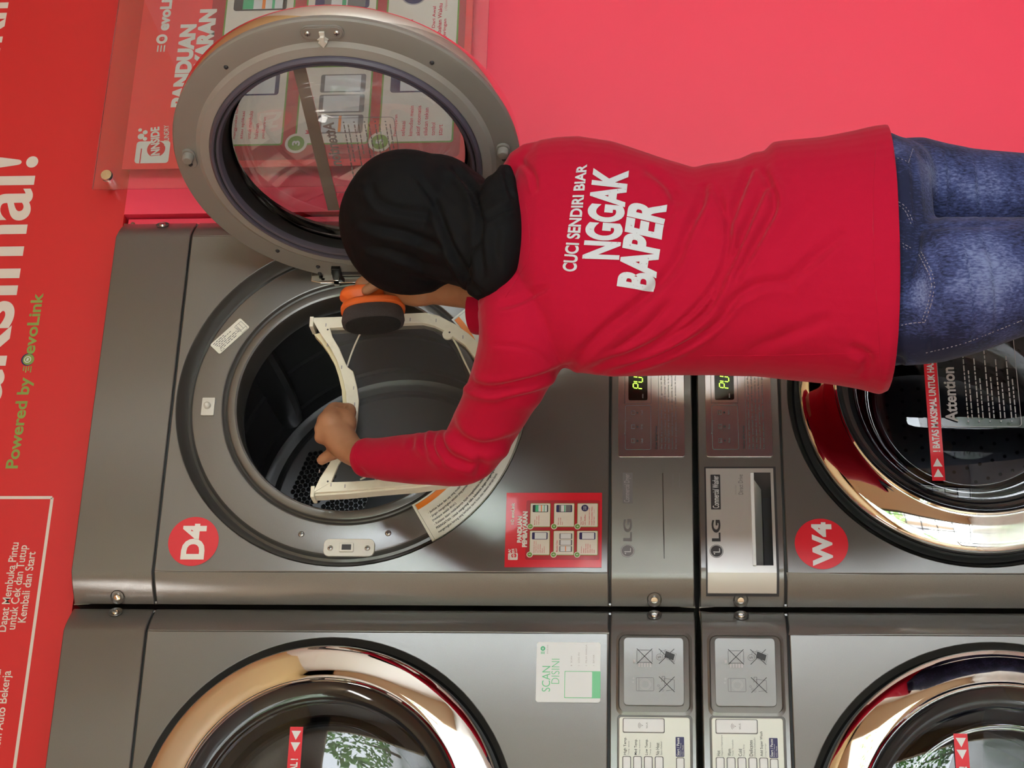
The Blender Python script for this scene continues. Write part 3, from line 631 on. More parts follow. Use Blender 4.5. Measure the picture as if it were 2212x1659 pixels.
def dryer(px, opened):
    lab = ('dark grey stacked dryer with round door swung open and drum showing' if opened else 'dark grey stacked dryer with closed chrome ringed door above the leftmost washer')
    t = thing('clothes_dryer', lab, 'dryer', (px, 0, Z_3+.003), 'dryers on top of the washers')
    root = bpy.data.objects.new('cabinet_origin', None)
    bpy.data.objects.remove(root)
    class P: pass
    t_off = -(Z_3+.003)
    def sh(o): o.location.z += t_off; return o
    kids = []
    def K(o): kids.append(o); return o
    b = MB(); b.box(GAP, W-GAP, FH+.001, .70, Z_3+.004, Z_T-.001, 0)
    if opened:
        b = MB(); R_ = .287
        for (a, c_, e, f) in ((GAP, .030, Z_3+.004, Z_T-.001), (W-.030, W-GAP, Z_3+.004, Z_T-.001)): b.box(a, c_, FH+.001, .70, e, f)
        b.box(GAP, W-GAP, FH+.001, .70, Z_T-.03, Z_T-.001); b.box(GAP, W-GAP, FH+.001, .70, Z_3+.004, Z_3+.03); b.box(GAP, W-GAP, .68, .70, Z_3+.004, Z_T-.001)
    K(b.build('cabinet', ['paint'], t, bevel=.002))
    K(panel('top_cover', Z_A+.0017, Z_T, t)); K(panel('front_panel', Z_2+.0017, Z_A-.0017, t, hole=(.3447, 1.545, .2877)))
    K(panel('control_fascia', Z_3+.004, Z_2-.0017, t))
    b = MB()
    for x in XS[1:-1]: pass
    for z in (Z_A, Z_2):
        b = MB()
        for xa, xb in zip(XS, XS[1:]): b.add([(xa, fronty(xa)+.006, z-.004), (xb, fronty(xb)+.006, z-.004), (xb, fronty(xb)+.006, z+.004), (xa, fronty(xa)+.006, z+.004)], [(0, 1, 2, 3)])
        K(b.build('seam', ['black'], t))
    for x in (.0125, W-.0125):
        for z in (1.9, 1.055): K(side_screw(t, x, z))
    c = (.3447, 0, 1.545)
    if opened:
        pr = [(.2877, -.0008), (.2868, .0015), (.2835, .010), (.2790, .0195), (.2745, .0235), (.2700, .0220), (.2665, .0165), (.2645, .0145), (.2620, .0142), (.2170, .0142), (.2155, .0150), (.2130, .0200), (.2105, .0215), (.2080, .0200), (.2062, .0150), (.2045, .0142), (.1945, .0142), (.1915, .0158), (.1898, .0200), (.1895, .060), (.1920, .075)]
        mi = [0]+[1]*5+[0]*5+[1]*4+[0]*5
        K(ring_lathe('door_surround', pr, c, ['paint', 'paint_dark'], mi, t, 160, 28))
        K(drum(t, c, .085, .60, .290))
        # latch strike plate
        b = MB(); pts = []
        for i in range(13): a = math.radians(180-9.3+18.6*i/12); pts.append((c[0]+.2655*math.cos(a)-.0, c[2]+.2655*math.sin(a)))
        outer = rrect(c[0]-.2680, c[0]-.2405, c[2]-.0525, c[2]+.0300, .009, 6)
        b.prism(rrect(c[0]-.2700+.0015, c[0]-.2400, 1.4925, 1.5735, .009, 6), .0095, .0150)
        b.prism(rrect(c[0]-.2620, c[0]-.2475, 1.5255, 1.5480, .001, 2), .0070, .0100)
        o = K(b.build('strike_plate', ['beige'], t, bevel=.0008, label='beige latch strike plate'))
        b = MB(); b.box(c[0]-.2590, c[0]-.2500, .0068, .0090, 1.5290, 1.5440); b.build('latch_slot', ['ink'], o)
        for z in (1.5035, 1.5625): screw(o, (c[0]-.2555, .0090, z), .0045, 'plate_screw')
        for (a_, r_) in ((164.0, .2405), (197.5, .2405)): K(screw(t, (c[0]+r_*math.cos(math.radians(a_)), .0140, c[2]+r_*math.sin(math.radians(a_))), .0050, 'surround_screw'))
        # white bumper
        b = MB(); b.prism(rrect(.3165, .3480, 1.7720, 1.7935, .0015, 3), .0110, .0145); b.lathe([(.0058, .011), (.0054, .0055), (.003, .0030), (0, .0026)], (.3330, 0, 1.7835), 20); K(b.build('door_bumper', ['beige'], t, bevel=.0006, label='white plastic bumper'))
        # hinge plate on the right of the surround
        b = MB(); b.prism([(.555, 1.610), (.5590, 1.628), (.5850, 1.628), (.5850, 1.49), (.5590, 1.49), (.555, 1.51)], .0100, .0142); o = K(b.build('hinge_plate', ['chrome'], t, bevel=.0008, label='chrome hinge plate')); screw(o, (.577, .0095, 1.612), .0060, 'hinge_screw', 'steel')
        # stickers bonded to the surround
        p = Print(); a0 = math.radians(128); cx, cz = .4560+.004, 1.7315; rot = -.62
        q = Print(); q.rect(-.0340, .0340, -.0125, .0125, 'labelw', 1, .003)
        for i, l in enumerate((.026, .036, .020, .040, .040, .030)): x = -.030+(0, .001, .002, .004, .006, .010)[i]; dashes(q, x, x+l, .0085-i*.0032, .0013, 'inkg')
        q.line([(-.0285, -.0105), (-.0210, -.0105), (-.0248, -.0040)], .0006, 'ink', 2, True).line([(-.0248, -.0085), (-.0248, -.0060)], .0006, 'ink', 2)
        for k_ in range(4): q.line([(.0160+.001*k_, .006-.0015*k_), (.0160+.001*k_, -.006-.0012*k_)], .0004, 'inkg', 2)
        q.frame(.0195, .0310, -.0065, .0070, .0006, 'inkg', 2).line([(.0252, -.0065), (.0252, .0070)], .0006, 'inkg', 2).line([(.016, .006), (.0195, .0070)], .0006, 'inkg', 2).line([(.016, -.0115), (.0295, -.0115), (.031, -.0065)], .0006, 'inkg', 2)
        s1, s2 = at(480, 772, .0136), at(510, 684, .0136)
        ctr = (at(456, 757, .0136)+at(537, 695, .0136))*.5; dr = at(537, 695, .0136)-at(470, 757, .0136)
        o = K(q.build('filter_label', t, (ctr.x-px, .0138, ctr.z), label='small white label with filter drawing')); o.rotation_euler.y = math.atan2(.0500, .0620)+.08
        # curved caution label, lower left of the surround
        q = Print(); R1, R2 = .2170, .2840
        def arc(r, a0, a1, n=30): return [(c[0]+r*math.cos(math.radians(a0+(a1-a0)*i/n)), c[2]+r*math.sin(math.radians(a0+(a1-a0)*i/n))) for i in range(n+1)]
        A0, A1 = 210.5, 312.0; R1, R2 = .2120, .2860
        def band(r1, r2, a, b_, m, L): 
            P1, P2 = arc(r1, a, b_), arc(r2, a, b_)
            q.b.add([(x, -L*.00035, z) for x, z in P1+P2], [(i, i+1, len(P1)+i+1, len(P1)+i) for i in range(len(P1)-1)], q.mi(m))
        band(R1, R2, A0, A1, 'labelw', 1); band(R1+.003, R1+.0125, A0+1.2, A1-1.2, 'orange', 2)
        q.line(arc(R1+.003, A0+1, A1-1)+arc(R2-.003, A1-1, A0+1), .0004, 'ink', 2, True)
        def atext(body, r, a_s, hgt, m, bold=0., mid=None):
            vs, fs = text2d(body, bold); k_ = hgt/.72; x_min = min(v[0] for v in vs); out = []
            for (x, z) in vs:
                a = math.radians(a_s)+(x-x_min)*k_*.86/r; rr = r-z*k_; out.append((c[0]+rr*math.cos(a), -3*.00035, c[2]+rr*math.sin(a)))
            q.b.add(out, fs, q.mi(m))
        atext('Peringatan', R1+.0115, 238, .0062, 'ink', .03); atext('Bahaya Ledakan', R1+.0195, 232, .0045, 'ink', .035)
        for k_ in range(3): pass
        q.poly([(c[0]+(R1+.0110)*math.cos(math.radians(235.2)), c[2]+(R1+.0110)*math.sin(math.radians(235.2))), (c[0]+(R1+.0110)*math.cos(math.radians(237.0)), c[2]+(R1+.0110)*math.sin(math.radians(237.0))), (c[0]+(R1+.0045)*math.cos(math.radians(236.1)), c[2]+(R1+.0045)*math.sin(math.radians(236.1)))], 'ink', 3)
        TX = ['- Jauhkan bahan dan uap yang mudah terbakar, seperti bensin, dari mesin pengering.', '- Jangan mengeringkan sesuatu yang pernah terkena zat yang mudah terbakar.', '  (meskipun setelah dicuci.)', '- Kelalaian dalam melakukannya dapat mengakibatkan ledakan, kebakaran, atau kematian.', 'PERINGATAN : Untuk mengurangi risiko kebakaran, jangan mengeringkan bantal karet', 'mengeringkan barang yang berbahan karet busa atau tekstur serupa karet.']
        for i, t_ in enumerate(TX): atext(t_, R1+.0275+i*.0072, 214.5-i*.15, .0038, 'ink', .012 if i != 4 else .02)
        q.line([arc(R1+.016, 290, 291, 1)[0], arc(R2-.003, 290, 291, 1)[0]], .0005, 'inkg', 3)
        K(q.build('caution_label', t, (0, .0136, 0), label='curved ivory caution label with orange band'))
        round_sticker_ = K(round_sticker(t, 'D4', .0967, 1.7800))
        q = Print(); guide_print(q, .1218, .1500, False); o = K(q.build('payment_sticker', t, (.0556, -.0006, 1.1357), label='red payment guide sticker with six cards'))
        # maker marks on the fascia
        q = Print(); lg_logo(q, .0720, .1340, 1.0958, 'inkg'); q.rect(.1600, .2110, 1.0880, 1.1035, 'inkg', 1, .0006); q.text('Commercial Dryer', .1615, .2085, 1.0905, 1.1010, 'inkm', 2, bold=.0)
        q.line([(.0700, 1.0395), (.2100, 1.0410)], .0016, 'paint_dark', 1); q.text('Ultra Capacity', .1880, .2090, 1.0235, 1.0262, 'inkg', 1); q.text('Quiet Operation', .1865, .2090, 1.0135, 1.0162, 'inkg', 1)
        K(q.build('fascia_print', t, (0, -.0006, 0), label='dark maker mark and lettering'))
        K(ctrl_panel(t, 1.0055, 1.1110, 1.1110, False))
        d = make_door(t, 'open'); K(d)
        # door local axes: outside (-y) ... turned about the hinge
        beta = 1.2690+.006
        d.rotation_euler = (0, 0, PI-beta); d.location = (.6588, -.2345, 1.5310)
        limit_strip(d, .050, .03, -.0215, back=False).data
        st = [o_ for o_ in d.children if o_.name.startswith('limit_sticker')][0]
        b = MB(); b.box(-.1525, .1525, .0004, .0010, -.0098, .0098); b.build('sticker_back', ['tapeback'], st)
        attention_label(d, -.045, .028, -.0235, 'inkm')
    else:
        b = MB(); b.lathe([(.2877, -.0008), (.2868, .0015), (.2800, .014), (.2760, .018), (.262, .018), (.20, .018)], c, 128, [1, 1, 0, 0, 0]); K(b.build('door_surround', ['black', 'paint'], t, ang=28))
        b = MB(); b.lathe([(.21, .06), (.20, .060), (.0001, .062)], c, 96); 
        K(drum(t, c, .085, .50, .27, True, False))
        b = MB(); b.lathe([(.200, .018), (.195, .075), (.20, .09)], c, 96); K(b.build('drum_collar', ['drum'], t))
        d = make_door(t, 'dryer'); K(d); d.location = c
        limit_strip(d, .0386, 0, -.0395)
        scan_sticker(t) and None
        K([o_ for o_ in t.children if o_.name.startswith('scan_sticker')][0])
        picto_panel(t, False, 0)
        kids.extend([o_ for o_ in t.children if o_ not in kids])
    for k_ in t.children: k_.location.z += t_off
    return t
def washer(px, front):
    lab = 'dark grey washer numbered W4 behind the person, below the open dryer' if front else 'dark grey washer below the closed dryer, leftmost machine of the lower row'
    t = thing('washing_machine', lab, 'washing machine', (px, 0, 0), 'washers in the lower row')
    c = (.345, 0, .555)
    b = MB()
    for (a, c_) in ((GAP, .030), (W-.030, W-GAP)): b.box(a, c_, FH+.001, .70, .012, Z_3-.005)
    b.box(GAP, W-GAP, FH+.001, .70, Z_3-.03, Z_3-.005); b.box(GAP, W-GAP, FH+.001, .70, .012, .05); b.box(GAP, W-GAP, .68, .70, .012, Z_3-.005)
    b.build('cabinet', ['paint'], t, bevel=.002)
    panel('front_panel', .235, Z_4-.0017, t, hole=(c[0], c[2], .2865)); panel('kick_panel', .03, .232, t); panel('control_fascia', Z_4+.0017, Z_3-.005, t, cut=(.0585, .2105, .8690, .9050) if front else None)
    b = MB()
    for xa, xb in zip(XS, XS[1:]): b.add([(xa, fronty(xa)+.006, Z_4-.004), (xb, fronty(xb)+.006, Z_4-.004), (xb, fronty(xb)+.006, Z_4+.004), (xa, fronty(xa)+.006, Z_4+.004)], [(0, 1, 2, 3)])
    b.build('seam', ['black'], t)
    for x in (.0125, W-.0125): side_screw(t, x, .923)
    for x in (.06, W-.06):
        for y in (.08, .62): q = MB(); q.lathe([(.022, 0), (.022, .012), (.012, .014), (.012, .03)], n=16); o = q.build('foot', ['black'], t, (x, y, 0)); o.rotation_euler.x = PI/2; 
    b = MB(); b.lathe([(.2865, -.0008), (.2855, .0015), (.2790, .014), (.2750, .018), (.262, .018), (.20, .018)], c, 128, [1, 1, 0, 0, 0]); b.build('door_surround', ['black', 'paint'], t, ang=28)
    b = MB(); b.lathe([(.200, .018), (.190, .09), (.20, .10)], c, 96); b.build('door_boot', ['gasket'], t)
    drum(t, c, .10, .50, .25, False, front)
    d = make_door(t, 'washer'); d.location = c
    if front:
        limit_strip(d, .0675, 0, -.0400); attention_label(d, -.066, .041, -.0398, 'inkm')
        round_sticker(t, 'W4', .0945, .7995); drawer(t); ctrl_panel(t, .8680, .9725, .9725, True)
    else:
        limit_strip(d, .064, 0, -.0400)
        picto_panel(t, True, -.1363)
    return t
D4 = dryer(0, True); DL = dryer(-.690, False); W4 = washer(0, True); WL = washer(-.690, False)

# ------------------------------------------------------------------ room
M['floor'] = mat('floor_tile', (.46, .44, .41), .22, coat=.2, var=((.40, .38, .36), 3, .4, .7))
M['ceiling'] = mat('ceiling_tan_board', (.60, .41, .18), .5)
M['walltan'] = mat('wall_tan', (.55, .42, .26), .6)
M['wallwhite'] = mat('wall_offwhite', (.72, .70, .66), .6)
M['grille'] = mat('grille_black', (.015, .015, .016), .4)
M['facade'] = mat('facade_pale', (.72, .71, .62), .8)
M['leaf'] = mat('leaf_green', (.10, .24, .05), .7, var=((.22, .40, .10), 6, .4, .6))
M['bark'] = mat('bark', (.12, .08, .05), .8)
M['concrete'] = mat('concrete', (.55, .54, .52), .8)
M['wood'] = mat('bench_wood', (.16, .08, .05), .5)
XL, XR, YB, HC = -3.4, 2.9, -4.3, 2.86
def struct(name, b, m, **k): return b.build(name, m if isinstance(m, list) else [m], None, kind='structure', **k)
b = MB(); b.box(XL, XR, YB, .75, -.06, 0); struct('floor', b, 'floor')
b = MB(); b.box(XL, XR, YB, .75, HC, HC+.08); struct('ceiling', b, 'ceiling')
b = MB(); b.box(.7195, XR, .060, .75, 0, 1.9835); struct('wall_back', b, 'wallred')
b = MB(); b.box(XL, XR, .060, .75, 1.9835, HC); struct('wall_back', b, 'bannerred_dim')  # upper wall: the fall-off of light is painted as this darker red
b = MB(); b.box(XL, -1.3850, .060, .75, 0, 1.9835); struct('wall_back', b, 'wallred')
b = MB(); b.box(-1.385, .7195, .72, .75, 0, 1.9835); struct('wall_back', b, 'wallwhite')
b = MB(); b.box(.6895, .7165, .072, .30, 0, 1.979); b.lathe([(.0045, .0715), (.0030, .069), (0, .0685)], (.7060, 0, 1.9700), 12, 1); struct('trim_1', b, ['wallred', 'wood'], bevel=.001)
b = MB(); b.box(XL-.1, XL, YB, .75, 0, HC); struct('wall_left', b, 'walltan')
b = MB(); b.box(XR, XR+.1, YB, .75, 0, HC); struct('wall_right', b, 'wallwhite')
# open shop front with a black grille on its left half
b = MB()
for (x0, x1) in ((XL, XL+.1),): b.box(x0, x1, YB-.12, YB, 0, HC)
b.box(-.30, 1.0, YB-.12, YB, 0, HC); b.box(2.15, XR, YB-.12, YB, 0, HC); b.box(XL, XR, YB-.12, YB, 2.40, HC); struct('wall_front', b, 'walltan')
b = MB(); x = XL+.1
while x < -.3:
    b.box(x-.012, x+.012, YB-.07, YB-.045, 0, 2.40); x += .29
for z in (.02, .30, .58, .86, 1.14, 1.42, 1.70, 1.98, 2.26): b.box(XL+.1, -.3, YB-.072, YB-.043, z-.010, z+.010)
b.box(-.36, -.30, YB-.09, YB-.03, 0, 2.40); struct('window_1', b, 'grille')
# ceiling lamps
for (lx, ly, en) in LAMPS:
    t = thing('ceiling_lamp', 'flat white rectangular ceiling lamp near the right wall', 'ceiling lamp', (lx, ly, 2.845))
    b = MB(); b.box(-.62, .62, -.17, .17, -.008, .015); b.build('lamp_frame', ['wallwhite'], t, bevel=.003)
    lm = mat('lamp_diffuser', (.9, .9, .88), .5, emit=(1, .96, .9), es=2.5); b = MB(); b.box(-.59, .59, -.145, .145, -.0105, -.007); b.build('lamp_diffuser', [lm], t)
# outside
b = MB(); b.box(-30, 30, -40, YB, -.14, -.06); struct('ground', b, 'concrete')
t = thing('apartment_building', 'pale facade with railings across the street', 'building', (0, -13, -.06))
b = MB(); b.box(-14, 2.6, -6, 0, 0, 3.9); b.build('wall', ['facade'], t)
for i in range(5):
    b = MB(); b.box(-12+i*2.9, -10.4+i*2.9, -.02, .03, 1.0, 2.3); o = b.build('window', ['darkglass' if False else 'inkg'], t)
b = MB(); b.box(-14, 2.6, 0, .9, 2.6, 2.72)
for i in range(53): b.box(-14+i*.31, -13.96+i*.31, .82, .86, 2.72, 3.4)
b.box(-14, 2.6, .8, .88, 3.4, 3.46); b.build('balcony', ['wallwhite'], t)
def tree(x, y, h, s, label):
    t = thing('street_tree', label, 'tree', (x, y, -.06)); rr = random.Random(int(x*10))
    b = MB(); b.tube([(0, 0, 0), (.05, .02, h*.4), (.0, 0, h*.75)], [.11, .09, .05], 8); b.build('trunk', ['bark'], t)
    b = MB()
    for i in range(int(420*s*s/1.7)):
        a = rr.uniform(0, 2*PI); q = rr.uniform(-1, 1); r_ = rr.uniform(.55, 1)**.5*s
        p = Vector((math.cos(a)*math.sqrt(1-q*q), math.sin(a)*math.sqrt(1-q*q), q))*r_+Vector((0, 0, h*.8))
        u = Vector((rr.uniform(-1, 1), rr.uniform(-1, 1), rr.uniform(-1, 1))).normalized()*.17; v = u.cross(Vector((rr.uniform(-1, 1), rr.uniform(-1, 1), 1))).normalized()*.10
        b.add([p-u, p-v, p+u, p+v], [(0, 1, 2, 3)])
    b.build('foliage', ['leaf'], t, recalc=False)
tree(-4.6, -8.2, 3.4, 1.5, 'leafy tree outside, left of the grille'); tree(-1.4, -9.2, 3.8, 1.3, 'leafy tree outside, behind the middle of the grille')
tree(4.5, -10.0, 2.9, 1.75, 'leafy tree outside the open shop front, right of the pale facade')
t = thing('waiting_bench', 'dark wooden bench by the grille', 'bench', (-2.1, -3.7, 0))
b = MB(); b.box(-.6, .6, -.2, .2, .42, .46); b.build('seat', ['wood'], t, bevel=.004)
for sx in (-.55, .55): b = MB(); b.box(sx-.03, sx+.03, -.18, .18, 0, .42); b.build('leg', ['grille'], t, bevel=.003)
# ------------------------------------------------------------------ printed banner on the bulkhead (vinyl lettering on the red cladding)
YW = .060
def px_text(p, body, pa, pb, h, m, bold=0., Y=YW, desc=0):
    """lettering whose baseline runs between the photo points pa (left) and pb (right)"""
    A, B_ = at(*pa, Y), at(*pb, Y); z = (A.z+B_.z)/2; vs, fs = text2d(body, bold, res=10); az = min(v[1] for v in vs); bz = max(v[1] for v in vs)
    p.text(body, A.x, B_.x, z+az*h/.72, z+bz*h/.72, m, 1, bold=bold, res=10)
t = thing('wall_lettering', 'large cream lettering on the red bulkhead above the machines', 'sign', (0, YW, 0))
for q_ in (('Maksimal!', (0, 1010), (57, 338)), ('kin', (3, 92), (20, -25)), ('A', (-12, 170), (-2, 104))): p = Print(); px_text(p, *q_, .105, 'bannertxt', .016); p.build('headline_letters', t)
for q_ in (('Powered by', (38, 1012), (66, 815)), ('evoLink', (73, 765), (94, 633))): p = Print(); px_text(p, *q_, .0205, 'bannergreen', .025); p.build('green_letters', t, label='green lettering')
p = Print(); c_ = at(60, 777, YW); p.disc(c_.x, c_.z, .0115, 'navy', 1); p.disc(c_.x, c_.z-.0015, .0100, 'bannergreen', 2); p.ring(c_.x, c_.z, .0062, .0014, 'whitew', 3); p.line([(c_.x-.003, c_.z+.002), (c_.x+.003, c_.z+.0005), (c_.x-.003, c_.z-.0005), (c_.x+.003, c_.z-.002)], .0014, 'whitew', 3)
for i in range(4): p.rect(c_.x-.024+.003*(i % 2), c_.x-.0125, c_.z-.009+i*.0042, c_.z-.0070+i*.0042, 'bannergreen', 1)
p.build('round_mark', t)
p = Print(); A = at(113, 1075, YW); x1_, z0_ = A.x, A.z
p.line([(x1_, 2.6), (x1_, z0_), (-1.1, z0_), (-1.1, 2.6)], .0052, 'bannertxt', 1); p.build('outline_frame', t, label='thin cream outline')
for q_ in (('Dapat Membuka Pintu', (14, 1365), (39, 1172)), ('untuk Cek dan Tutup', (34, 1360), (57, 1178)), ('Kembali dan Start', (56, 1345), (76, 1192)), ('Mesin Auto Bekerja', (-2, 1640), (22, 1449)), ('selesai', (-6, 1500), (3, 1446))): p = Print(); px_text(p, *q_, .0135, 'bannertxt', .012); p.build('instruction_letters', t)
# ------------------------------------------------------------------ acrylic wall board with the payment guide
t = thing('wall_board', 'clear acrylic board with red payment guide on steel standoffs', 'notice board', (.7540, .03, 1.3470))
b = MB(); b.box(0, .5125, -.0025, .0025, 0, .6890); b.build('acrylic_sheet', ['acrylic'], t, bevel=.0006)
p = Print(); guide_print(p, .500, .6130, True); o = p.build('guide_poster', t, (.0430, .0060, .0300), label='red payment guide with six cards')
b = MB(); b.box(.0430, .4695, .0062, .0072, .0300, .6430); b.build('poster_backing', ['guidered'], t)
for sx in (.0225, .4900):
    for sz in (.0255, .6635):
        b = MB(); b.lathe([(.0001, -.0125), (.0095, -.0120), (.0105, -.0105), (.0105, -.0030), (.0090, -.0026), (.0090, .0285)], (sx, 0, sz), 28); b.build('standoff', ['chrome'], t)

# ------------------------------------------------------------------ person
M['skin'] = mat('skin_brown', SKIN, .5, spec=.35, bump=[(220, .12, .0008)], var=((SKIN[0]*.78, SKIN[1]*.68, SKIN[2]*.62), 28, .45, .8))
M['shirt'] = mat('shirt_red_cotton', SHIRT, .85, spec=.12, sheen=.12, bump=[(1500, .25, .0006), (26, .22, .004)])
M['shirtprint'] = mat('shirt_print_white', (.52, .54, .58), .55, var=((.30, .20, .24), 260, .66, .74))
M['scarf'] = mat('scarf_black_knit', (.0055, .0052, .006), .75, spec=.13, sheen=.0, bump=[(1800, .25, .0005), (30, .18, .004)])
M['denimseam'] = mat('denim_stitch', (.30, .26, .30), .7)
M['shoe'] = mat('shoe_dark', (.03, .03, .035), .6)
M['sole'] = mat('shoe_sole', (.5, .5, .48), .7)
def denim():
    m = mat('denim_blue', (.03, .04, .12), .8, spec=.2, sheen=.1, bump=[(1400, .3, .0006), (22, .25, .004)]); nt = m.node_tree; b = nt.nodes['Principled BSDF']
    a = nt.nodes.new('ShaderNodeAttribute'); a.attribute_name = 'wear'
    tc = nt.nodes.new('ShaderNodeTexCoord'); mp = nt.nodes.new('ShaderNodeMapping'); mp.inputs['Scale'].default_value = (1, 1, .35)
    n = nt.nodes.new('ShaderNodeTexNoise'); n.inputs['Scale'].default_value = 420; n.inputs['Detail'].default_value = 4
    nt.links.new(tc.outputs['Object'], mp.inputs[0]); nt.links.new(mp.outputs[0], n.inputs['Vector'])
    ma = nt.nodes.new('ShaderNodeMath'); ma.operation = 'MULTIPLY_ADD'; ma.inputs[1].default_value = .9; nt.links.new(n.outputs['Fac'], ma.inputs[0]); nt.links.new(a.outputs['Fac'], ma.inputs[2])
    r = nt.nodes.new('ShaderNodeValToRGB'); e = r.color_ramp.elements; e[0].position = .42; e[0].color = (.015, .018, .050, 1); e[1].position = 1.45 if False else 1.0; e[1].color = (.165, .195, .36, 1)
    q = r.color_ramp.elements.new(.68); q.color = (.048, .060, .165, 1)
    nt.links.new(ma.outputs[0], r.inputs[0]); nt.links.new(r.outputs[0], b.inputs['Base Color']); return m
M['denim'] = denim()
def PX(P):
    d = Vector(P)-CAM; z = d.dot(_fw); return (1106-FPX*d.dot(_u2)/z, 1659-(829.5+FPX*d.dot(_r2)/z))
def voxelize(b, size, name, smooth=2, adapt=0):
    """join overlapping closed shapes into one continuous skin"""
    me = b.mesh('tmp'); o = bpy.data.objects.new('tmp', me); COL.objects.link(o)
    r = o.modifiers.new('r', 'REMESH'); r.mode = 'VOXEL'; r.voxel_size = size; r.use_smooth_shade = True
    if smooth: s_ = o.modifiers.new('s', 'SMOOTH'); s_.iterations = smooth; s_.factor = .6
    dg = bpy.context.evaluated_depsgraph_get(); out = bpy.data.meshes.new_from_object(o.evaluated_get(dg)); out.name = name
    bpy.data.objects.remove(o); bpy.data.meshes.remove(me); return out
def loft(b, secs, n=40, p=2.3):
    """closed body through superellipse sections (centre, x radius, y radius, tilt about y)"""
    vs = []
    for (c, rx, ry, tilt) in secs:
        for j in range(n):
            a = 2*PI*j/n; ca, sa = math.cos(a), math.sin(a); k = (abs(ca)**p+abs(sa)**p)**(-1/p)
            x, y = rx*ca*k, ry*sa*k; vs.append((c[0]+x*math.cos(tilt), c[1]+y, c[2]+x*math.sin(tilt)))
    m = len(secs); fs = [(i*n+j, i*n+(j+1) % n, (i+1)*n+(j+1) % n, (i+1)*n+j) for i in range(m-1) for j in range(n)]
    fs += [tuple(range(n)), tuple((m-1)*n+j for j in reversed(range(n)))]
    return b.add(vs, fs)
def smoothpath(pts, n=6):
    """Catmull-Rom through (point, radius)"""
    P = [(Vector(p), r) for p, r in pts]; P = [P[0]]+P+[P[-1]]; out = []
    for i in range(1, len(P)-2):
        for k in range(n):
            t = k/n; f = lambda a, b_, c, d: .5*((2*b_)+(c-a)*t+(2*a-5*b_+4*c-d)*t*t+(3*b_-a-3*c+d)*t**3)
            out.append((f(P[i-1][0], P[i][0], P[i+1][0], P[i+2][0]), f(P[i-1][1], P[i][1], P[i+1][1], P[i+2][1])))
    out.append(P[-2]); return out
def limb(b, pts, n=20, squash=None, k=6):
    sp = smoothpath(pts, k); b.tube([p for p, r in sp], [r for p, r in sp], n, squash=squash)
    b.sphere(sp[0][0], sp[0][1]*.98, 16); b.sphere(sp[-1][0], sp[-1][1]*.98, 16); return b
def folds(me, lines, noise_amp=.0, noise_sc=8, side=-1, seed=0):
    """press creases into cloth: lines = (photo polyline, half width px, depth m, ridge factor)"""
    V = np.empty(len(me.vertices)*3, np.float32); me.vertices.foreach_get('co', V); V = V.reshape(-1, 3).astype(float)
    N = np.array([v.normal[:] for v in me.vertices])
    D = V-np.array(CAM); z = D@np.array(_fw); px = 1106-FPX*(D@np.array(_u2))/z; py = 1659-(829.5+FPX*(D@np.array(_r2))/z)
    vis = np.clip(-(N*(D/np.linalg.norm(D, axis=1)[:, None])).sum(1)*3+.3, 0, 1)
    disp = np.zeros(len(V))
    for (poly, wd, dep, rg) in lines:
        sp = smoothpath([((a, b_, 0), 0) for a, b_ in poly], 8); Q = np.array([p[:2] for p, r in sp])
        best = np.full(len(V), 1e9); tt = np.zeros(len(V)); sg = np.zeros(len(V)); L = len(Q)-1
        for i in range(L):
            a, c = Q[i], Q[i+1]; d = c-a; l2 = (d@d) or 1e-9
            t = np.clip(((px-a[0])*d[0]+(py-a[1])*d[1])/l2, 0, 1); ex = px-a[0]-t*d[0]; ey = py-a[1]-t*d[1]; dist = np.hypot(ex, ey)
            m = dist < best; best[m] = dist[m]; tt[m] = (i+t[m])/L; sg[m] = np.sign(d[0]*ey[m]-d[1]*ex[m])
        env = np.clip(np.sin(np.clip(tt, 0, 1)*PI), 0, 1)**.5
        prof = -np.exp(-(best/wd)**2)+rg*np.exp(-((best-2.0*wd)/(1.1*wd))**2)*(sg > 0)+.4*rg*np.exp(-((best-2.0*wd)/(1.1*wd))**2)*(sg < 0)
        disp += dep*env*prof*vis
    lim = .0100; disp = lim*np.tanh(disp/lim)
    E = np.empty(len(me.edges)*2, np.int64); me.edges.foreach_get('vertices', E); E = E.reshape(-1, 2)
    for _ in range(3):
        acc = np.zeros(len(V)); cnt = np.zeros(len(V)); np.add.at(acc, E[:, 0], disp[E[:, 1]]); np.add.at(acc, E[:, 1], disp[E[:, 0]]); np.add.at(cnt, E.ravel(), 1); disp = .5*disp+.5*acc/np.maximum(cnt, 1)
    if noise_amp:
        disp += np.array([noise.noise(Vector(v)*noise_sc+Vector((seed, 0, 0)))+.5*noise.noise(Vector(v)*noise_sc*2.3) for v in V])*noise_amp
    V = V+N*disp[:, None]; me.vertices.foreach_set('co', V.astype(np.float32).ravel()); me.update(); return me
def bvh_of(me): return BVHTree.FromPolygons([v.co.copy() for v in me.vertices], [tuple(p.vertices) for p in me.polygons])
def cast(bvh, x, y, off=.001):
    d = (at(x, y, 0)-CAM).normalized(); h = bvh.ray_cast(CAM, d)
    return (h[0]+h[1]*off if h[1].dot(d) < 0 else h[0]-h[1]*off) if h[0] else None
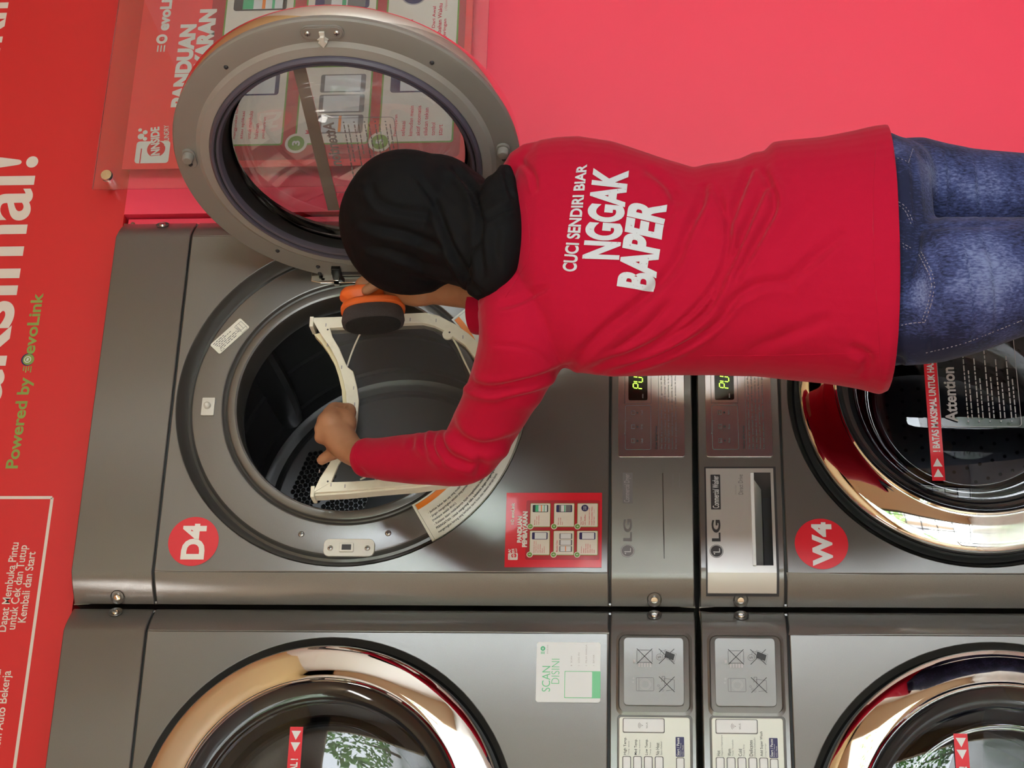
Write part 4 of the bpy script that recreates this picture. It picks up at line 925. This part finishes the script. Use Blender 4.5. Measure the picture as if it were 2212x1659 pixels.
def seam_line(name, bvh, polys, r, m, parent, step=5, dash=None, off=.0006):
    b = MB()
    for poly in polys:
        sp = [p for p, _ in smoothpath([((a, c, 0), 0) for a, c in poly], 10)]
        P = [cast(bvh, p[0], p[1], off) for p in sp]; P = [p for p in P if p]
        run = [P[0]]
        for p in P[1:]:
            if (p-run[-1]).length > .02: 
                if len(run) > 2: b.tube(run, r, 6)
                run = [p]
            elif (p-run[-1]).length > .0015: run.append(p)
        if len(run) > 2:
            if dash:
                tot = 0
                for a, c in zip(run, run[1:]):
                    l = (c-a).length; k = 0
                    while k < l:
                        if int((tot+k)/dash) % 2 == 0: q = a+(c-a)*(k/l); q2 = a+(c-a)*min(1, (k+dash*.8)/l); b.tube([q, q2], r, 5)
                        k += dash
                    tot += l
            else: b.tube(run, r, 6)
    return b.build(name, [m], parent, ang=60)
P_ = thing('person', 'person in red long-sleeved shirt, black headscarf and blue jeans, reaching into the open dryer', 'person', (0, 0, 0))
YS = -.42
def A3(x, y, Y): return at(x, y, Y)
# joints
sh_l, el_l, wr_l = A3(1128, 705, -.43), A3(1012, 975, -.27), A3(782, 985, -.125)
sh_r, el_r, wr_r = A3(1165, 385, -.43), A3(1175, 650, -.235), A3(930, 628, -.175)
hd = A3(884, 482, -.385)
hipz = at(1900, 540, -.43)
# ---- body: one continuous skin
b = MB()
b.sphere(hd+Vector((0, .005, -.004)), .082, 28, sc=(.92, 1.08, 1.18)); b.sphere(hd+Vector((0, .045, -.05)), .052, 20, sc=(1, 1, .9))
b.sphere(hd+Vector((0, .099, -.018)), .012, 12, sc=(1, 1.1, 1.4)); b.sphere(hd+Vector((0, .094, -.055)), .016, 12, sc=(1.3, .6, .55))
for s_ in (-1, 1): b.sphere(hd+Vector((.078*s_, -.005, -.012)), .020, 12, sc=(.5, .8, 1.3)); b.sphere(hd+Vector((.030*s_, .083, .012)), .013, 12, sc=(1.3, .7, .6))
neck = A3(1090, 510, -.42); limb(b, [(hd+Vector((0, -.005, -.05)), .050), (hd*.4+neck*.6, .048), (neck, .055)])
tc = A3(1300, 520, -.41); tw = A3(1560, 560, -.41)
loft(b, [(Vector(A3(1110, 520, -.42)), .06, .05, .0), (Vector(A3(1150, 530, -.42)), .125, .065, .1), (Vector(tc), .115, .085, .1), (Vector(tw), .105, .085, 0), (Vector(A3(1860, 545, -.42)), .135, .10, 0), (Vector(A3(1985, 545, -.42)), .120, .09, 0)])
limb(b, [(sh_l, .038), (sh_l*.5+el_l*.5, .032), (el_l, .026), (el_l*.55+wr_l*.45, .0255), (wr_l, .0235)], squash=.9)
limb(b, [(sh_r, .038), (sh_r*.5+el_r*.5, .032), (el_r, .028), (el_r*.55+wr_r*.45, .026), (wr_r, .0225)], squash=.9)
# left hand: fist curled over the top bar of the filter
def finger(pts, r0, r1): 
    n = len(pts); limb(b, [(Vector(p), r0+(r1-r0)*i/(n-1)) for i, p in enumerate(pts)], 14, k=5)
kn = [A3(712, 893, -.105), A3(700, 908, -.108), A3(694, 926, -.108), A3(694, 944, -.104)]
pal = A3(726, 935, -.102)
limb(b, [(wr_l, .0235), (A3(752, 968, -.112), .0245), (pal, .0275), (A3(715, 915, -.104), .0235)], squash=.85)
b.sphere(A3(733, 915, -.098), .026, 18, sc=(1.05, .7, 1.05))
for i, k_ in enumerate(kn):
    b.sphere(k_, .0118, 12)
    mid = [A3(722, 880, -.088), A3(718, 893, -.078), A3(712, 905, -.074), A3(708, 925, -.074)][i]; tip = [A3(748, 882, -.068), A3(742, 897, -.060), A3(738, 912, -.056), A3(735, 926, -.056)][i]
    finger([pal*.35+k_*.65, k_, mid, tip], .0105, .0080-(.0008*(i == 3)))
finger([A3(752, 905, -.10), A3(757, 893, -.090), A3(757, 884, -.076), A3(751, 880, -.0665)], .0100, .0078)
finger([A3(742, 965, -.106), A3(724, 978, -.096), A3(708, 985, -.088), A3(695, 994, -.083)], .0112, .0085)
# right hand: wrapped round the brush handle
BR = Matrix.Identity(4)
br_c = A3(806, 674, -.150)
ax_a = Vector((-.95, -.26, -.10)).normalized(); ax_l = Vector((.06, -.02, 1)).normalized(); ax_l = (ax_l-ax_a*ax_l.dot(ax_a)).normalized(); ax_s = ax_a.cross(ax_l)
def bl(l, s_, a): return br_c+ax_l*l+ax_s*s_+ax_a*a
hand_c = bl(-.018, 0, -.062)
limb(b, [(wr_r, .0225), (A3(900, 632, -.170), .0225), (bl(-.035, 0, -.050), .0230), (bl(-.012, 0, -.058), .0215), (bl(.012, 0, -.055), .018)], squash=.8)
for i in range(4):
    l = .024-.017*i; finger([bl(l, .010, -.058), bl(l+.001, .026, -.048), bl(l+.001, .029, -.030), bl(l, .020, -.018)], .0092, .0074)
finger([bl(-.030, -.012, -.052), bl(-.024, -.026, -.044), bl(-.008, -.029, -.032), bl(.008, -.024, -.024)], .0108, .0085)
# legs and feet under the clothes
kl, kr = Vector((.325, -.455, .44)), Vector((.455, -.36, .44)); al, ar = Vector((.325, -.485, .075)), Vector((.475, -.375, .075))
hl, hr_ = A3(1960, 640, -.455), A3(1960, 420, -.385)
for (h_, k_, a_) in ((hl, kl, al), (hr_, kr, ar)):
    limb(b, [(h_, .070), (h_*.5+k_*.5, .062), (k_, .047), (k_*.6+a_*.4, .045), (a_, .032), (a_+Vector((0, 0, -.04)), .030)])
    limb(b, [(a_+Vector((0, -.015, -.045)), .026), (a_+Vector((0, .06, -.048)), .025), (a_+Vector((0, .14, -.056)), .018)])
body = voxelize(b, .0030, 'body', 3)
link('body', body, P_, None, ['skin'], 80)
for s_ in (-1, 1):
    b = MB(); b.sphere(hd+Vector((.029*s_, .086, .012)), .0085, 14, 0); b.sphere(hd+Vector((.029*s_, .0915, .012)), .0038, 10, 1, (1, .8, 1)); b.build('eye', ['whitew', 'ink'], P_, ang=80)
for (a_, nm) in ((al, 'shoe'), (ar, 'shoe')):
    b = MB(); b.sphere(a_+Vector((0, .06, -.032)), .06, 24, 0, (.72, 2.1, .62)); me = b.mesh('shoe'); bm = bmesh.new(); bm.from_mesh(me)
    for v in bm.verts: v.co.z = max(v.co.z, .012)
    bm.to_mesh(me); bm.free(); o = link(nm, me, P_, None, ['shoe'], 60)
    b = MB(); pts = [(a_.x+.046*math.cos(t), a_.y+.06+.128*math.sin(t)) for t in [2*PI*i/32 for i in range(32)]]
    b.add([(x, y, .0) for x, y in pts]+[(x, y, .018) for x, y in pts], [(i, (i+1) % 32, 32+(i+1) % 32, 32+i) for i in range(32)]+[tuple(range(32)), tuple(range(63, 31, -1))]); b.build('shoe_sole', ['sole'], o, bevel=.002)
# ---- jeans
b = MB()
def sec(x, ya, yb, Y, ry, tilt=0., grow=0.):
    """section between two outline points of the photo at row x"""
    A, B_ = at(x, ya, Y), at(x, yb, Y); c = (A+B_)*.5; return (c, abs(A.x-B_.x)/2+grow, ry, tilt)
loft(b, [sec(1800, 360, 760, -.425, .105), sec(1860, 330, 780, -.425, .118), sec(1920, 308, 776, -.425, .122), sec(1965, 325, 768, -.425, .112), sec(2000, 350, 745, -.425, .085)], 44, 2.2)
def legloft(rows, knee, ank):
    s_ = [sec(*r) for r in rows]; last = s_[-1]
    for t, (c, r_) in ((0, knee), (0, ank)): s_.append((c, r_, r_*1.05, 0.))
    return loft(b, s_, 36, 2.1)
legloft([(1950, 512, 778, -.455, .085), (1990, 498, 771, -.465, .098), (2040, 490, 765, -.472, .096), (2100, 489, 750, -.475, .090), (2160, 487, 730, -.475, .084), (2212, 486, 712, -.475, .079)], (kl, .062), (al+Vector((0, 0, .01)), .055))
legloft([(1950, 320, 520, -.385, .085), (1990, 323, 548, -.378, .098), (2040, 334, 555, -.372, .094), (2100, 342, 555, -.368, .088), (2160, 346, 552, -.365, .082), (2212, 349, 548, -.362, .078)], (kr, .060), (ar+Vector((0, 0, .01)), .055))
b.sphere(A3(1950, 650, -.470), .070, 24, sc=(1.08, .95, .85)); b.sphere(A3(1938, 400, -.445), .068, 24, sc=(1.0, .95, .8))
jm = voxelize(b, .0042, 'jeans', 4)
JF = [([(1966, 318), (1972, 380), (1976, 440), (1984, 500)], 5, .0050, .8), ([(2045, 328), (2052, 380), (2054, 430), (2052, 480)], 5, .0052, 1.0), ([(2108, 335), (2114, 390), (2118, 440), (2118, 488)], 5, .0048, 1.0),
      ([(2180, 400), (2186, 440), (2184, 480)], 5, .0028, .7), ([(2006, 500), (2018, 560), (2030, 640), (2024, 700), (2008, 760)], 6, .0050, .9), ([(2075, 496), (2095, 560), (2106, 640), (2108, 700), (2100, 745)], 5, .0050, 1.0),
      ([(2118, 492), (2142, 560), (2154, 640), (2154, 720)], 5, .0045, 1.0), ([(1985, 500), (1976, 560), (1956, 620), (1938, 690)], 7, .0050, .5), ([(1990, 700), (2010, 730), (2012, 768)], 6, .0035, .6), ([(1984, 498), (2060, 488), (2140, 487), (2212, 486)], 5, .003, 0)]
folds(jm, JF, .0022, 9)
ca = jm.color_attributes.new('wear', 'FLOAT_COLOR', 'POINT'); vals = np.zeros((len(jm.vertices), 4), np.float32); vals[:, 3] = 1
WEAR = [((2110, 590), 75, 105, .36), ((2130, 395), 90, 55, .30), ((2010, 370), 32, 42, .30), ((1992, 630), 26, 42, .42), ((1935, 322), 26, 18, .28), ((2180, 600), 60, 80, .22), ((1942, 430), 32, 65, -.30), ((2000, 750), 120, 28, -.22), ((1940, 560), 30, 40, -.08)]
for i, v in enumerate(jm.vertices):
    x, y = PX(v.co); s_ = .03
    for (c, rx, ry, a) in WEAR: s_ += a*math.exp(-((x-c[0])/rx)**2-((y-c[1])/ry)**2)
    s_ += .16*noise.noise(v.co*38)
    vals[i, :3] = s_
ca.data.foreach_set('color', vals.ravel())
jo = link('jeans', jm, P_, None, ['denim'], 80); jb = bvh_of(jm)
seam_line('pocket_stitching', jb, [[(1990, 544), (2004, 570), (2014, 592), (2019, 618)], [(2019, 618), (2012, 655), (1998, 696)], [(1998, 696), (1970, 698), (1935, 705)], [(1985, 550), (1999, 576), (2008, 595), (2013, 617)], [(2013, 617), (2006, 652), (1993, 690)],
    [(1918, 342), (1940, 342), (1962, 350)], [(1972, 322), (1966, 340), (1962, 352)], [(1912, 432), (1940, 436), (1960, 452), (1972, 480)], [(1912, 438), (1938, 442), (1956, 457), (1968, 484)], [(1914, 505), (1940, 520), (1968, 536)], [(1915, 511), (1938, 525), (1966, 542)], [(2000, 762), (2080, 742), (2150, 715), (2212, 690)]], .0005, 'denimseam', jo, off=.0003, dash=.0028)
# ---- shirt
b = MB()
T = [(1100, 430, 585, -.425, .050), (1118, 372, 640, -.43, .066), (1140, 335, 700, -.43, .078), (1165, 317, 745, -.43, .088), (1200, 313, 778, -.43, .096), (1250, 313, 795, -.43, .104), (1320, 326, 800, -.43, .108), (1400, 350, 800, -.43, .108), (1440, 364, 799, -.43, .108), (1500, 381, 799, -.43, .108),
     (1530, 374, 797, -.43, .112), (1600, 367, 797, -.43, .118), (1630, 356, 797, -.43, .121), (1652, 356, 798, -.43, .124), (1672, 336, 800, -.43, .126), (1700, 332, 803, -.43, .128), (1780, 325, 812, -.43, .133), (1850, 313, 824, -.43, .136), (1892, 303, 836, -.43, .137), (1914, 300, 826, -.43, .137), (1945, 300, 800, -.43, .130)]
loft(b, [sec(*r) for r in T], 56, 2.25)
limb(b, [(A3(1120, 655, -.43), .058), (A3(1135, 725, -.425), .064), (A3(1108, 800, -.385), .056), (A3(1070, 880, -.335), .049), (A3(1032, 950, -.285), .045), (A3(1000, 984, -.262), .042), (A3(950, 990, -.225), .040), (A3(880, 991, -.180), .037), (A3(815, 990, -.142), .0315), (A3(790, 988, -.130), .0305)], 28, k=8)
limb(b, [(A3(1165, 390, -.43), .058), (A3(1210, 440, -.38), .056), (A3(1225, 560, -.29), .050), (A3(1180, 650, -.235), .046), (A3(1110, 670, -.200), .038), (A3(1028, 672, -.185), .036)], 24, k=8)
sm = voxelize(b, .0030, 'shirt', 4)
def Z1(pts): return [(1060+x/2.458, 260+y/2.458) for x, y in pts]
def Z2(pts): return [(620+x/3.16, 780+y/3.16) for x, y in pts]
SF = [(Z1([(530, 1318), (800, 1240), (1000, 1130), (1150, 1000), (1240, 830), (1310, 680), (1420, 430), (1470, 330)]), 8, .0085, .8),
      (Z1([(560, 1290), (850, 1190), (1050, 1040), (1180, 880), (1250, 720), (1260, 560), (1180, 330)]), 7, .0070, .8), (Z1([(600, 1335), (950, 1235), (1200, 1080), (1330, 900)]), 7, .0055, .8),
      (Z1([(430, 1290), (600, 1120), (800, 960), (950, 800), (1010, 680)]), 13, .0060, .6), (Z1([(990, 760), (1050, 580), (1120, 430), (1130, 330)]), 10, .0060, .7), (Z1([(1250, 620), (1300, 460), (1345, 340), (1380, 250)]), 9, .0070, .8),
      (Z1([(1290, 860), (1440, 600), (1510, 440), (1440, 255)]), 9, .0070, .8), (Z1([(1540, 880), (1620, 820), (1750, 700), (1880, 590)]), 14, .0045, .6), (Z1([(1230, 1000), (1400, 880), (1580, 850)]), 12, .0045, .6), (Z1([(1600, 910), (1590, 790)]), 7, .0025, .6),
      (Z1([(1700, 420), (1600, 560), (1520, 700)]), 15, .0022, .4), (Z1([(650, 1230), (820, 1110), (960, 960)]), 9, .004, .7), (Z1([(1350, 1230), (1600, 1130), (1800, 1050)]), 15, .0025, .5),
      (Z1([(1900, 1200), (2000, 1260), (1980, 1370)]), 12, .004, .7), (Z1([(820, 250), (930, 330), (1010, 450)]), 10, .0035, .7), (Z1([(880, 600), (960, 480), (960, 330)]), 9, .003, .6), (Z1([(40, 990), (150, 960), (300, 880)]), 7, .004, .7), (Z1([(150, 210), (220, 280), (240, 380)]), 6, .004, .7), (Z1([(0, 1190), (150, 1200), (260, 1245), (330, 1330)]), 5, .0020, .3),
      (Z2([(1235, 105), (1275, 165), (1420, 190), (1700, 130), (1980, 20)]), 9, .0085, 1.1), (Z2([(1110, 350), (1130, 450), (1200, 540), (1350, 590), (1560, 540), (1720, 440)]), 11, .0070, .9), (Z2([(1060, 440), (1000, 520), (1010, 620), (1080, 690)]), 7, .0060, .9),
      (Z2([(1100, 430), (1060, 560), (1130, 660), (1280, 700)]), 8, .0060, .9), (Z2([(940, 480), (930, 570), (980, 640)]), 7, .0045, .8), (Z2([(1300, 620), (1320, 720), (1290, 800)]), 10, .0045, .7), (Z2([(860, 520), (850, 600)]), 7, .003, .7), (Z2([(480, 720), (560, 800), (640, 830)]), 6, .003, .6), (Z2([(1450, 250), (1650, 230), (1850, 150)]), 12, .004, .6)]
folds(sm, [(p_, w_*(.8 if i_ < 14 else .9), d_*(1.45 if i_ < 19 else 1.15), r_*.75) for i_, (p_, w_, d_, r_) in enumerate(SF)], .0034, 7, seed=3)
# open the hem, cuffs and neck
bm = bmesh.new(); bm.from_mesh(sm); hz = at(1914, 550, -.43).z; cl = A3(790, 988, -.130); cdir = (A3(790, 988, -.130)-A3(880, 995, -.180)).normalized(); cr = A3(1028, 672, -.185); cdr = (cr-A3(1110, 670, -.2)).normalized()
for (c_, n_) in ((cl, cdir), (cr, cdr)):
    fs = [f for f in bm.faces if (f.calc_center_median()-c_).length < .075]; es = {e for f in fs for e in f.edges}; vs_ = {v for f in fs for v in f.verts}
    bmesh.ops.bisect_plane(bm, geom=list(vs_)+list(es)+fs, plane_co=c_+n_*.004, plane_no=n_, clear_outer=True)
bmesh.ops.bisect_plane(bm, geom=bm.verts[:]+bm.edges[:]+bm.faces[:], plane_co=(.4, -.43, hz), plane_no=(-.02, 0, -1), clear_outer=True)
bm.to_mesh(sm); bm.free()
so = link('shirt', sm, P_, None, ['shirt'], 80); sb = bvh_of(sm)
sol = so.modifiers.new('thick', 'SOLIDIFY'); sol.thickness = .0016; sol.offset = -1
for nm_, pl_ in (('hem_seam', [(1893, 305), (1886, 420), (1888, 560), (1897, 700), (1902, 812)]), ('side_seam', [(1520, 768), (1640, 768), (1780, 765), (1900, 762)]), ('sleeve_seam', Z1([(10, 1190), (120, 1195), (260, 1245)])), ('collar_seam', [(1135, 440), (1144, 500), (1140, 560), (1112, 610), (1090, 645)]), ('cuff_seam', Z2([(490, 480), (460, 600), (482, 700), (580, 790)]))): seam_line(nm_, sb, [pl_], .0005, M['shirt'], so, off=.0001)
def quad_text(body, TL, BL, TR, BR, bold, m, parent, name):
    vs, fs = text2d(body, bold, 0, res=6); ax = min(v[0] for v in vs); bx = max(v[0] for v in vs); az = min(v[1] for v in vs); bz = max(v[1] for v in vs)
    bm = bmesh.new(); V = [bm.verts.new(((x-ax)/(bx-ax), (z-az)/(bz-az), 0)) for x, z in vs]
    for f in fs:
        try: bm.faces.new([V[i] for i in f])
        except ValueError: pass
    bmesh.ops.triangulate(bm, faces=bm.faces)
    TLv, BLv, TRv, BRv = [Vector(q) for q in (TL, BL, TR, BR)]
    def mp(u, v): a = BLv.lerp(BRv, u); c = TLv.lerp(TRv, u); return a.lerp(c, v)
    for _ in range(4):
        es = [e for e in bm.edges if (mp(*e.verts[0].co.xy)-mp(*e.verts[1].co.xy)).length > 5.0]
        if not es: break
        bmesh.ops.subdivide_edges(bm, edges=es, cuts=1); bmesh.ops.triangulate(bm, faces=[f for f in bm.faces if len(f.verts) > 3])
    for v in bm.verts:
        p = mp(v.co.x, v.co.y); q = cast(sb, p.x, p.y, .0011); v.co = q if q else at(p.x, p.y, -.5)
    me = bpy.data.meshes.new(name); bm.to_mesh(me); bm.free(); return link(name, me, parent, None, [m], 60)
def z1(x, y): return (1060+x/2.458, 260+y/2.458)
quad_text('CUCI SENDIRI BIAR', z1(380, 800), z1(456, 806), z1(458, 240), z1(513, 236), .030, 'shirtprint', so, 'back_print')
quad_text('NGGAK', z1(484, 735), z1(684, 742), z1(545, 245), z1(736, 270), .046, 'shirtprint', so, 'back_print')
quad_text('BAPER', z1(668, 880), z1(866, 912), z1(738, 400), z1(936, 450), .046, 'shirtprint', so, 'back_print')
# ---- headscarf
b = MB()
b.sphere(hd+Vector((0, -.002, 0)), .1, 40, sc=(1.030, 1.16, .985)); b.sphere(hd+Vector((.004, .0, -.030)), .096, 32, sc=(1.0, 1.05, .95))
limb(b, [(hd+Vector((.0, -.010, -.045)), .088), (A3(1010, 505, -.42), .083), (A3(1050, 520, -.43), .078), (A3(1085, 525, -.43), .075)], 28, squash=.88)
limb(b, [(A3(1078, 410, -.475), .024), (A3(1082, 460, -.490), .029), (A3(1082, 530, -.492), .030), (A3(1064, 590, -.475), .030), (A3(1048, 615, -.45), .026)], 20)
limb(b, [(A3(1078, 420, -.490), .026), (A3(1088, 388, -.492), .018), (A3(1092, 368, -.492), .010)], 14)
hm = voxelize(b, .0036, 'headscarf', 3)
bm = bmesh.new(); bm.from_mesh(hm)   # face opening
dl = [f for f in bm.faces if f.calc_center_median().y > hd.y+.088 and abs(f.calc_center_median().x-hd.x) < .062 and -.085 < f.calc_center_median().z-hd.z < .055]
bmesh.ops.delete(bm, geom=dl, context='FACES'); bm.to_mesh(hm); bm.free()
def Z6(pts): return [(640+x/2.9625, 300+y/2.9625) for x, y in pts]
HF = [(Z6([(470, 280), (510, 380), (620, 440), (900, 490)]), 8, .0040, .8), (Z6([(400, 520), (560, 570), (700, 600), (900, 680), (1020, 720)]), 8, .0045, .9), (Z6([(440, 680), (600, 710), (800, 790), (1000, 850)]), 8, .0035, .8),
      (Z6([(760, 230), (870, 380), (950, 560), (1010, 720), (1090, 900), (1150, 990)]), 6, .0055, 1.1), (Z6([(1000, 180), (1120, 330), (1185, 520), (1180, 700), (1200, 900)]), 6, .0075, 1.0), (Z6([(900, 500), (960, 640), (1060, 800)]), 7, .004, .8), (Z6([(700, 880), (900, 930), (1060, 960)]), 8, .003, .6),
      (Z6([(1215, 520), (1290, 480), (1380, 440)]), 6, .006, .9), (Z6([(1340, 160), (1350, 280), (1390, 400)]), 5, .005, .9), (Z6([(1060, 760), (1110, 900), (1190, 1000)]), 5, .005, .8), (Z6([(1130, 420), (1150, 600), (1130, 760)]), 5, .004, .8), (Z6([(1290, 560), (1270, 700), (1300, 850)]), 7, .004, .7)]
folds(hm, [(p_, w_, d_*1.4, r_) for (p_, w_, d_, r_) in HF], .0024, 9, seed=5)
ho = link('headscarf', hm, P_, None, ['scarf'], 80)
hs = ho.modifiers.new('thick', 'SOLIDIFY'); hs.thickness = .0018; hs.offset = -1
# ------------------------------------------------------------------ lint filter held in the left hand
YF = -.062
t = thing('lint_filter', 'ivory lint filter with grey mesh held in front of the open drum', 'lint filter', (0, 0, 0))
T_o = [(672, 686), (696, 727), (714, 752), (727, 777), (736, 803), (741, 821), (747, 848), (749, 885), (744, 925), (735, 962), (714, 997), (690, 1034), (676, 1064)]
T_i = [(713, 709), (718, 727), (733, 752), (742, 774), (750, 792), (763, 802), (771, 835), (775, 865), (772, 905), (765, 942), (750, 975), (731, 1003), (716, 1041)]
R_o = [(672, 686), (735, 684), (800, 682), (880, 677), (920, 675), (949, 682), (985, 701), (1013, 721), (1038, 745), (1062, 785), (1074, 830), (1078, 880)]
R_i = [(713, 709), (760, 706), (810, 702), (879, 698), (913, 697), (938, 703), (964, 716), (1004, 745), (1031, 779), (1044, 812), (1052, 845), (1055, 880)]
L_o = [(678, 1064), (750, 1060), (826, 1053), (900, 1047), (960, 1038), (1005, 1015), (1040, 975), (1066, 930), (1078, 880)]
L_i = [(716, 1041), (760, 1040), (826, 1035), (900, 1028), (950, 1018), (985, 998), (1018, 960), (1044, 920), (1055, 880)]
b = MB()
def strip(o_, i_, y0, y1, mi=0):
    O = [at(*q, y0) for q in o_]; I = [at(*q, y0) for q in i_]; dy = Vector((0, y1-y0, 0)); n = len(O)
    b.add(O+I+[p+dy for p in O]+[p+dy for p in I], [(k, k+1, n+k+1, n+k) for k in range(n-1)]+[(2*n+k, 3*n+k, 3*n+k+1, 2*n+k+1) for k in range(n-1)]+[(k, 2*n+k, 2*n+k+1, k+1) for k in range(n-1)]+[(n+k, n+k+1, 3*n+k+1, 3*n+k) for k in range(n-1)]+[(0, n, 3*n, 2*n), (n-1, 3*n-1, 4*n-1, 2*n-1) if False else (n-1, 2*n-1+0, 4*n-1, 3*n-1)], mi)
strip(T_o, T_i, YF, YF+.006); strip(R_o, R_i, YF, YF+.024); strip(L_o, L_i, YF, YF+.030)
# step along the sides and the solid corner ends
strip([(x, y+7) for x, y in L_o[:6]], [(x, y+1) for x, y in L_o[:6]], YF+.006, YF+.030)
for (q, h_) in (((672, 684), 22), ((674, 1050), 24)):
    A, B_ = at(q[0]-4, q[1]+h_, YF), at(q[0]+6, q[1], YF); b.box(min(A.x, B_.x), max(A.x, B_.x), YF-.001, YF+.030, min(A.z, B_.z), max(A.z, B_.z))
b.build('filter_frame', ['ivory'], t, ang=30, bevel=.0008)
b = MB()
BK = [(678, 722), (694, 740), (708, 760), (722, 785), (731, 812), (738, 842), (741, 880), (738, 915), (728, 955), (708, 992)]; BK2 = [(x+13, y-3) for x, y in BK]
strip(BK, BK2, YF+.012, YF+.028); b.build('rear_rim', ['ivory2'], t, bevel=.0006)
b = MB()
for i in range(13): q = [(690+4.3*i+.0*i, 738+0*i)][0]; 
for k in range(len(BK)-2):
    for f_ in (.25, .75): p = Vector((BK2[k][0]*(1-f_)+BK2[k+1][0]*f_+3, BK2[k][1]*(1-f_)+BK2[k+1][1]*f_, 0)); w3 = at(p.x, p.y, YF+.006); b.box(w3.x-.0022, w3.x+.0022, YF+.005, YF+.013, w3.z-.0014, w3.z+.0014)
b.build('frame_clip', ['ivory2'], t)
m_ = bpy.data.materials.new('filter_mesh_grey'); m_.use_nodes = True; nt = m_.node_tree; pb = nt.nodes['Principled BSDF']; pb.inputs['Base Color'].default_value = (.062, .057, .058, 1); pb.inputs['Roughness'].default_value = .6; pb.inputs['Alpha'].default_value = .60; M['fmesh'] = m_
b = MB(); pts = [at(*q, YF+.010) for q in T_i+L_i[1:]+R_i[::-1][1:-1]]; b.add(pts, [tuple(range(len(pts)))]); b.build('filter_mesh', ['fmesh'], t, recalc=False)
for poly in ([(750, 792), (757, 770), (768, 742), (782, 716), (800, 704)], [(974, 724), (988, 748), (1003, 780), (1018, 812), (1028, 850), (1030, 900)], [(778, 1036), (790, 1030), (800, 1022), (812, 1035)]):
    sp = smoothpath([((a, c, 0), 0) for a, c in poly], 6); b = MB(); b.tube([at(p[0], p[1], YF+.008) for p, r in sp], .0015, 8); b.build('filter_rib', ['ivory'], t)
b = MB()
for q in ((708, 712), (971, 718), (708, 1040)):
    p = at(*q, YF-.0005); b.lathe([(.0016, 0), (.0001, 0)], (p.x, YF-.0007, p.z), 10, 0)
p = at(967, 722, YF); b.lathe([(.0085, .0), (.0085, .004)], (p.x, YF, p.z), 20, 1); b.lathe([(.0001, -.0003), (.0085, .0)], (p.x, YF, p.z), 20, 1)
for q in ((715, 1047), (745, 1050), (707, 745), (738, 793), (764, 838), (766, 873), (704, 702), (942, 692), (690, 1018), (1000, 728), (886, 690)):
    p = at(*q, YF-.0006); b.box(p.x-.0028, p.x+.0028, YF-.0008, YF-.0003, p.z-.0008, p.z+.0008, 2)
b.build('screw_hole', ['ink', 'ivory', 'inkm'], t)
# ------------------------------------------------------------------ brush in the right hand
t = thing('cleaning_brush', 'orange oval hand brush with black bristles in the right hand', 'brush', tuple(br_c))
MT = Matrix(((ax_l.x, ax_a.x, ax_s.x), (ax_l.y, ax_a.y, ax_s.y), (ax_l.z, ax_a.z, ax_s.z))).to_4x4()
def oval(L_, S_, n=40, p=2.6):
    out = []
    for j in range(n):
        a = 2*PI*j/n; ca_, sa_ = math.cos(a), math.sin(a); k = (abs(ca_)**p+abs(sa_)**p)**(-1/p); out.append((L_*ca_*k, S_*sa_*k))
    return out
def ovloft(secs, mats, name, ang=50, p=2.6):
    """secs: (half length, half width, a, l offset)"""
    n = 40; vs = []; b = MB()
    for (L_, S_, a_, lo) in secs: vs += [(x+lo, a_, s_) for x, s_ in oval(L_, S_, n, p)]
    k = len(secs); b.add(vs, [(i*n+j, i*n+(j+1) % n, (i+1)*n+(j+1) % n, (i+1)*n+j) for i in range(k-1) for j in range(n)]+[tuple(range(n)), tuple((k-1)*n+j for j in range(n))])
    o = b.build(name, mats, t, ang=ang); o.matrix_local = MT; return o
M['brushorange'] = mat('brush_orange_plastic', (.80, .14, .025), .4, bump=[(60, .05, .001)])
M['bristle'] = mat('bristle_black', (.012, .011, .012), .75, bump=[(900, 1., .003)])
M['bristleg'] = mat('bristle_grey', (.075, .060, .062), .8, bump=[(900, 1., .004)])
ovloft([(.040, .018, -.016, .0), (.0485, .0255, -.013, .0), (.0505, .0275, -.007, .0), (.0500, .0270, -.002, 0), (.046, .0235, .0, 0)], ['brushorange'], 'brush_base')
ovloft([(.020, .009, -.050, .020), (.030, .014, -.047, .018), (.0345, .0175, -.040, .017), (.0350, .0175, -.033, .0175), (.026, .013, -.024, .014), (.022, .011, -.012, .008)], ['brushorange'], 'brush_handle')
ob = ovloft([(.0455, .0230, -.002, 0), (.0480, .0255, .008, 0), (.0490, .0262, .018, 0), (.0475, .0250, .0245, 0), (.0440, .0220, .027, 0)], ['bristleg'], 'bristle_tuft', p=2.4)
ovloft([(.0435, .0212, .0262, 0), (.0425, .0205, .0285, 0), (.036, .016, .0292, 0)], ['bristle'], 'bristle_face', p=2.4)
